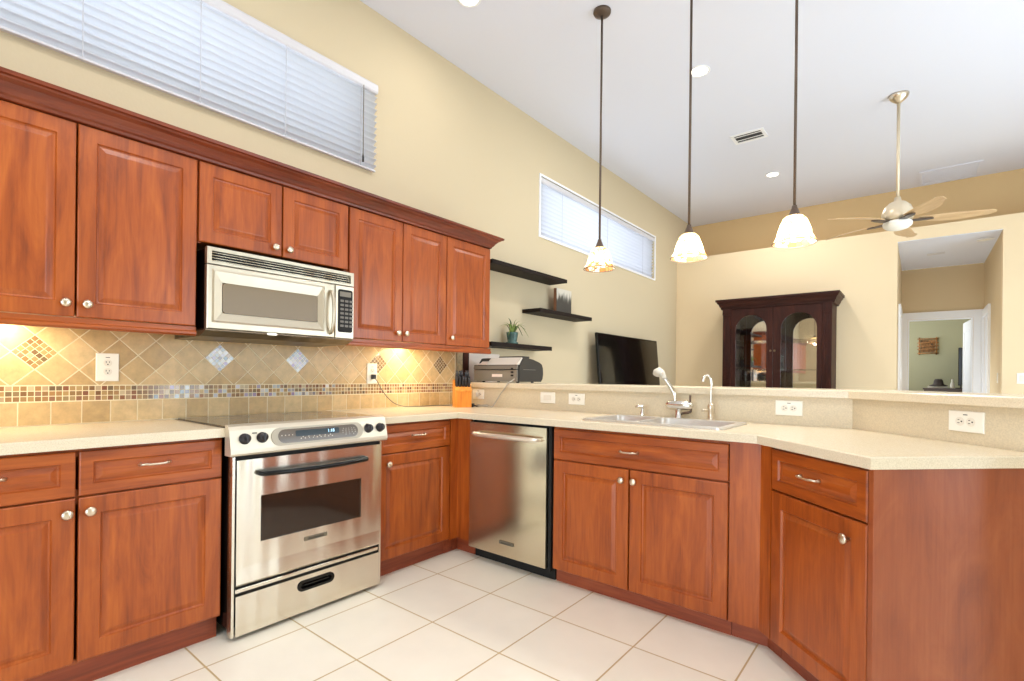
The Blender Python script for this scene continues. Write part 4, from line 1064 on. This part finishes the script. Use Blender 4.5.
pendant('rightmost pendant lamp, bright glass shade left of the ceiling fan', 2.418, 3.065, 1.884, 14.0)

# ------------------------------------------------------------------ ceiling fittings
def downlight(label, x, y, z=CEIL, watts=20, seen=True):
    r = thing('recessed_downlight', label, 'ceiling light', (x, y, z), 0, 'recessed ceiling lights')
    b = MB(); b.lathe([(.062, -.0005), (.082, -.0005), (.084, -.004), (.080, -.007), (.066, -.008), (.062, -.0005)], 32); b.build('trim_ring', 'white', r)
    b = MB(); b.lathe([(0, -.0045), (.062, -.0045), (.063, -.001), (0, -.0008)], 28); b.build('lens', 'can', r)
    l = bpy.data.lights.new('downlight_lamp', 'AREA'); l.shape = 'DISK'; l.size = .13; l.energy = watts; l.color = (1, .97, .93)
    o = bpy.data.objects.new('downlight_lamp', l); C.objects.link(o); o.location = (x, y, z-.02)
downlight('lit recessed light at the top edge, above the kitchen window wall', .595, 2.41, CEIL, 4)
downlight('lit recessed light behind the middle pendant rod', 1.53, 4.155)
downlight('lit recessed light near the ceiling air vent', 1.53, 6.81)
downlight('unseen recessed light added to brighten the kitchen floor in front of the range', 1.55, .95, CEIL, 19)  # this and the next two: unseen fittings added to brighten the floor
downlight('unseen recessed light added to brighten the kitchen floor near the peninsula bend', 3.1, 1.25, CEIL, 19)
downlight('unseen recessed light added to brighten the kitchen floor behind the viewer', 2.4, -.9, CEIL, 19)
r = thing('recessed_downlight', 'unlit round ceiling light in the hallway beyond the opening', 'ceiling light', (3.545, 8.13, 2.83), 0, 'recessed ceiling lights')
MB().lathe([(.058, -.0005), (.080, -.0005), (.082, -.005), (.060, -.014), (.058, -.0005)], 28).build('trim_ring', 'white', r)
MB().lathe([(0, -.006), (.058, -.006), (.058, -.001), (0, -.0008)], 28).build('lens', 'plate', r)
def grille(name, label, x0, y0, x1, y1, n, dark, z=CEIL):
    r = thing(name, label, 'vent', (x0, y0, z), 0)
    w, d = x1-x0, y1-y0
    MB().plate([(0, 0), (w, 0), (w, d), (0, d)], [[(.03, .03), (w-.03, .03), (w-.03, d-.03), (.03, d-.03)]], -.010, -.0005).build('frame', 'white' if dark else 'ceiling', r)
    MB().box(.03, .03, -.003, w-.03, d-.03, -.0008).build('backing', 'vent_dark' if dark else 'vent_pale', r)
    b = MB()
    for k in range(n):
        y = .03+(d-.06)*(k+.5)/n; p = (d-.06)/n*.32
        if dark: b.prism([(y-p, -.012), (y-p+.004, -.012), (y+p*.4, -.004), (y+p*.4-.004, -.004)], .03, w-.03, 'x')
        else: b.box(.03, y-p*.6, -.006, w-.03, y+p*.6, -.0035)
    b.build('louvre', 'white' if dark else 'ceiling', r)
grille('supply_vent', 'white ceiling vent with dark slots behind the right pendant', 1.40, 5.47, 1.715, 5.70, 2, True)
grille('return_vent', 'large flat white ceiling grille beyond the fan', 2.93, 7.80, 3.50, 8.33, 14, False)
o = MB().bbox(3.02, 8.62, 2.822, 3.20, 8.72, 2.8295, .002).build('hall_vent', 'vent_pale'); tag(o, 'small slot vent in the hallway ceiling', 'vent')

def fan():
    x, y, z = 2.79, 5.58, 2.53
    r = thing('ceiling_fan', 'five-blade pale ceiling fan on a long downrod', 'ceiling fan', (x, y, z), 0)
    top = CEIL-z
    MB().lathe([(.0, top-.075), (.018, top-.074), (.03, top-.062), (.055, top-.042), (.073, top-.018), (.075, top-.0005)], 28).build('canopy', 'nickel', r)
    MB().lathe([(.0125, .225), (.0125, top-.07)], 14).build('downrod', 'fan_pale', r)
    MB().lathe([(.0, .235), (.022, .234), (.028, .20), (.06, .185), (.095, .15), (.115, .10), (.118, .055), (.105, .03), (.06, .02), (.0, .02)], 30).build('motor_housing', 'fan_pale', r)
    MB().lathe([(.10, .018), (.108, .004), (.104, -.020), (.080, -.042), (.04, -.054), (.0, -.058)], 30).build('bottom_cap', 'frost', r)
    for k in range(5):
        a = math.radians(10+72*k)
        b = MB(); b.prism([(.06, -.030), (.12, -.038), (.20, -.028), (.25, -.010), (.25, .010), (.20, .028), (.12, .022), (.06, .030)], .012, .019, 'z'); 
        br = b.build('blade_bracket', 'dark_iron', r, (0, 0, 0), (0, 0, a))
        # blade: tapering paddle, pitched about its own axis
        n = 14; loops = []
        for i in range(n+1):
            u = i/n; xx = .15+.50*u; w = .032+.030*math.sin(PI*min(1, u*1.1)) if u < .9 else .043*math.sqrt(max(0.02, 1-((u-.9)/.1)**2)); sweep = .035*math.sin(PI*u)-.02*u
            pz = math.radians(-13); zz = .023-.012*u
            l = []
            for v, t in ((-1, -.003), (1, -.003), (1, .003), (-1, .003)):
                l.append((xx, sweep+v*w*math.cos(pz), zz+v*w*math.sin(pz)+t))
            loops.append(l)
        b = MB(); b.rings(loops, True, True); b.build('blade', 'fan_blade', r, (0, 0, 0.004), (0, 0, a))
fan()

# ------------------------------------------------------------------ hutch
def hutch():
    r = thing('china_hutch', 'dark mahogany china hutch with two arched glass doors against the far wall', 'hutch', (.83, 7.28, 0), 0)
    W, D = 1.285, .428
    b = MB(); b.box(-.02, -.03, .08, W+.02, D, .84); b.box(0, 0, 0, W, D, .08); b.bbox(-.04, -.05, .84, W+.04, D, .88, .006); b.build('base_cabinet', 'hutch', r)
    for x in (.03, .665): 
        o = door_panel(.605, .66, .02, .08).build('base_door', 'hutch', r, (x, -.031, .13)); MB().lathe([(.006, 0), (.006, -.012), (.014, -.02), (.0, -.028)], 12, 'y').build('knob', 'brass_dark', o, (.56 if x < .5 else .045, -.02, .5))
    b = MB(); b.box(0, .02, .88, .02, D, 2.11); b.box(W-.02, .02, .88, W, D, 2.11); b.box(.02, D-.02, .88, W-.02, D, 2.11); b.box(.02, .02, 2.09, W-.02, D-.02, 2.11); b.build('upper_case', 'hutch', r)
    MB().box(.021, D-.026, .885, W-.021, D-.021, 2.088).build('mirror_back', 'mirror', r)
    for z in (1.27, 1.66): MB().box(.022, .05, z, W-.022, D-.03, z+.007).build('glass_shelf', 'glass', r)
    for x in (.0, W-.100):
        b = MB(); b.bbox(x, -.022, .88, x+.100, .02, 2.02, .003); b.bbox(x-.004, -.03, 2.02, x+.104, .02, 2.10, .004)
        for k in range(4):
            b.tube([(x+.020+.0200*k, -.022, .95), (x+.020+.0200*k, -.022, 1.98)], .006, 8)
        b.build('pilaster', 'hutch', r)
    for i, (x0, x1, a0, a1) in enumerate(((.103, .626, .167, .552), (.630, 1.182, .722, 1.126))):
        rr = (a1-a0)/2; cx = (a0+a1)/2; zs = 2.005-rr
        arch = [(a0, .95), (a1, .95), (a1, zs)]+[(cx+rr*math.cos(PI*k/20), zs+rr*math.sin(PI*k/20)) for k in range(1, 20)]+[(a0, zs)]
        b = MB(); b.plate([(x0, .89), (x1, .89), (x1, 2.095), (x0, 2.095)], [arch], -.012, .012, 'y')
        ri = rr+.012; arch2 = [(a0-.012, .938), (a1+.012, .938), (a1+.012, zs)]+[(cx+ri*math.cos(PI*k/20), zs+ri*math.sin(PI*k/20)) for k in range(1, 20)]+[(a0-.012, zs)]
        b.plate(arch2, [arch], -.018, -.012, 'y')
        d = b.build('glass_door', 'hutch', r)
        b = MB(); b.plate(arch, [], -.002, .002, 'y'); b.build('glass', 'glass', d)
        b = MB(); b.lathe([(.006, -.012), (.006, -.024), (.014, -.030), (.010, -.038), (0, -.040)], 12, 'y'); b.build('knob', 'brass_dark', d, ((x1-.022) if i == 0 else (x0+.022), 0, 1.52))
    pf = [(0, 2.10), (-.025, 2.10), (-.030, 2.125), (-.040, 2.135), (-.050, 2.165), (-.068, 2.185), (-.072, 2.20), (-.085, 2.205), (-.085, 2.232), (0, 2.232)]
    b = MB(); loops = []
    L1 = [(p[0]*1.0+0.0, D, p[1]) for p in pf]; L2 = [(p[0], p[0], p[1]) for p in pf]; L3 = [(W-p[0], p[0], p[1]) for p in pf]; L4 = [(W-p[0], D, p[1]) for p in pf]
    b.rings([L1, L2, L3, L4]); b.box(0, 0, 2.111, W, D, 2.23); b.build('cornice', 'hutch_h', r)
hutch()

# ------------------------------------------------------------------ bedroom beyond the hall
r = thing('dresser', 'dark wooden dresser seen through the open bedroom door', 'dresser', (3.02, 11.05, 0), 0)
MB().box(0, 0, .06, .62, .45, 1.0).build('body', 'dresser', r)
MB().bbox(-.015, -.015, 1.0, .635, .46, 1.025, .004).build('top', 'dresser', r)
for k in range(4):
    o = MB().bbox(.02, -.015, .09+.225*k, .60, 0, .295+.225*k, .004).build('drawer', 'dresser', r)
    MB().lathe([(.006, 0), (.014, -.02), (0, -.028)], 10, 'y').build('knob', 'brass_dark', o, (.31, -.015, .19+.225*k))
b = MB()
for x in (.03, .56):
    for y in (.03, .38): b.box(x, y, 0, x+.03, y+.03, .06)
b.build('foot', 'dresser', r)
t = thing('television', 'thin dark television on the bedroom dresser, seen edge-on', 'television', (3.53, 11.20, 1.026), math.radians(86))
MB().bbox(-.50, 0, .05, .50, .05, .66, .008).build('housing', 'black', t); MB().box(-.48, -.0012, .07, .48, -.0002, .64).build('screen', 'screen', t)
MB().bbox(-.16, -.07, 0, .16, .09, .012, .003).build('stand', 'black', t); MB().box(-.03, .015, .012, .03, .035, .06).build('neck', 'black', t)
t.location = (3.525, 11.27, 1.0255)
b = MB(); b.lathe([(.12, 0), (.125, .008), (.07, .03), (.06, .09), (.045, .115), (0, .12)], 20, 'z'); o = b.build('hat', 'hat', None, (3.21, 11.18, 1.062)); tag(o, 'dark brimmed hat lying on top of the bedroom dresser', 'hat')
b = MB(); b.bbox(-.13, -.06, 0, .13, .10, .036, .012); o = b.build('folded_cloth', 'ceramic', None, (3.20, 11.17, 1.0255)); tag(o, 'folded pale cloth under the hat on the bedroom dresser', 'cloth')
b = MB(); b.lathe([(.03, 0), (.034, .02), (.026, .08), (.012, .11), (.014, .15), (0, .15)], 16); o = b.build('bottle', 'ceramic', None, (3.385, 11.09, 1.0255)); tag(o, 'small pale bottle on the bedroom dresser beside the television', 'bottle')
r = thing('wall_art', 'square bamboo-framed carved picture on the sage bedroom wall', 'picture', (2.935, 11.899, 1.63), 0)
MB().box(.04, -.014, .04, .24, -.001, .26).build('panel', 'print', r)
b = MB()
for x in (.02, .26): b.tube([(x, -.016, -.01), (x, -.016, .31)], .012, 10)
for z in (.02, .09, .15, .21, .28): b.tube([(-.01, -.022, z), (.29, -.022, z)], .010, 10)
b.build('frame', 'bamboo', r)
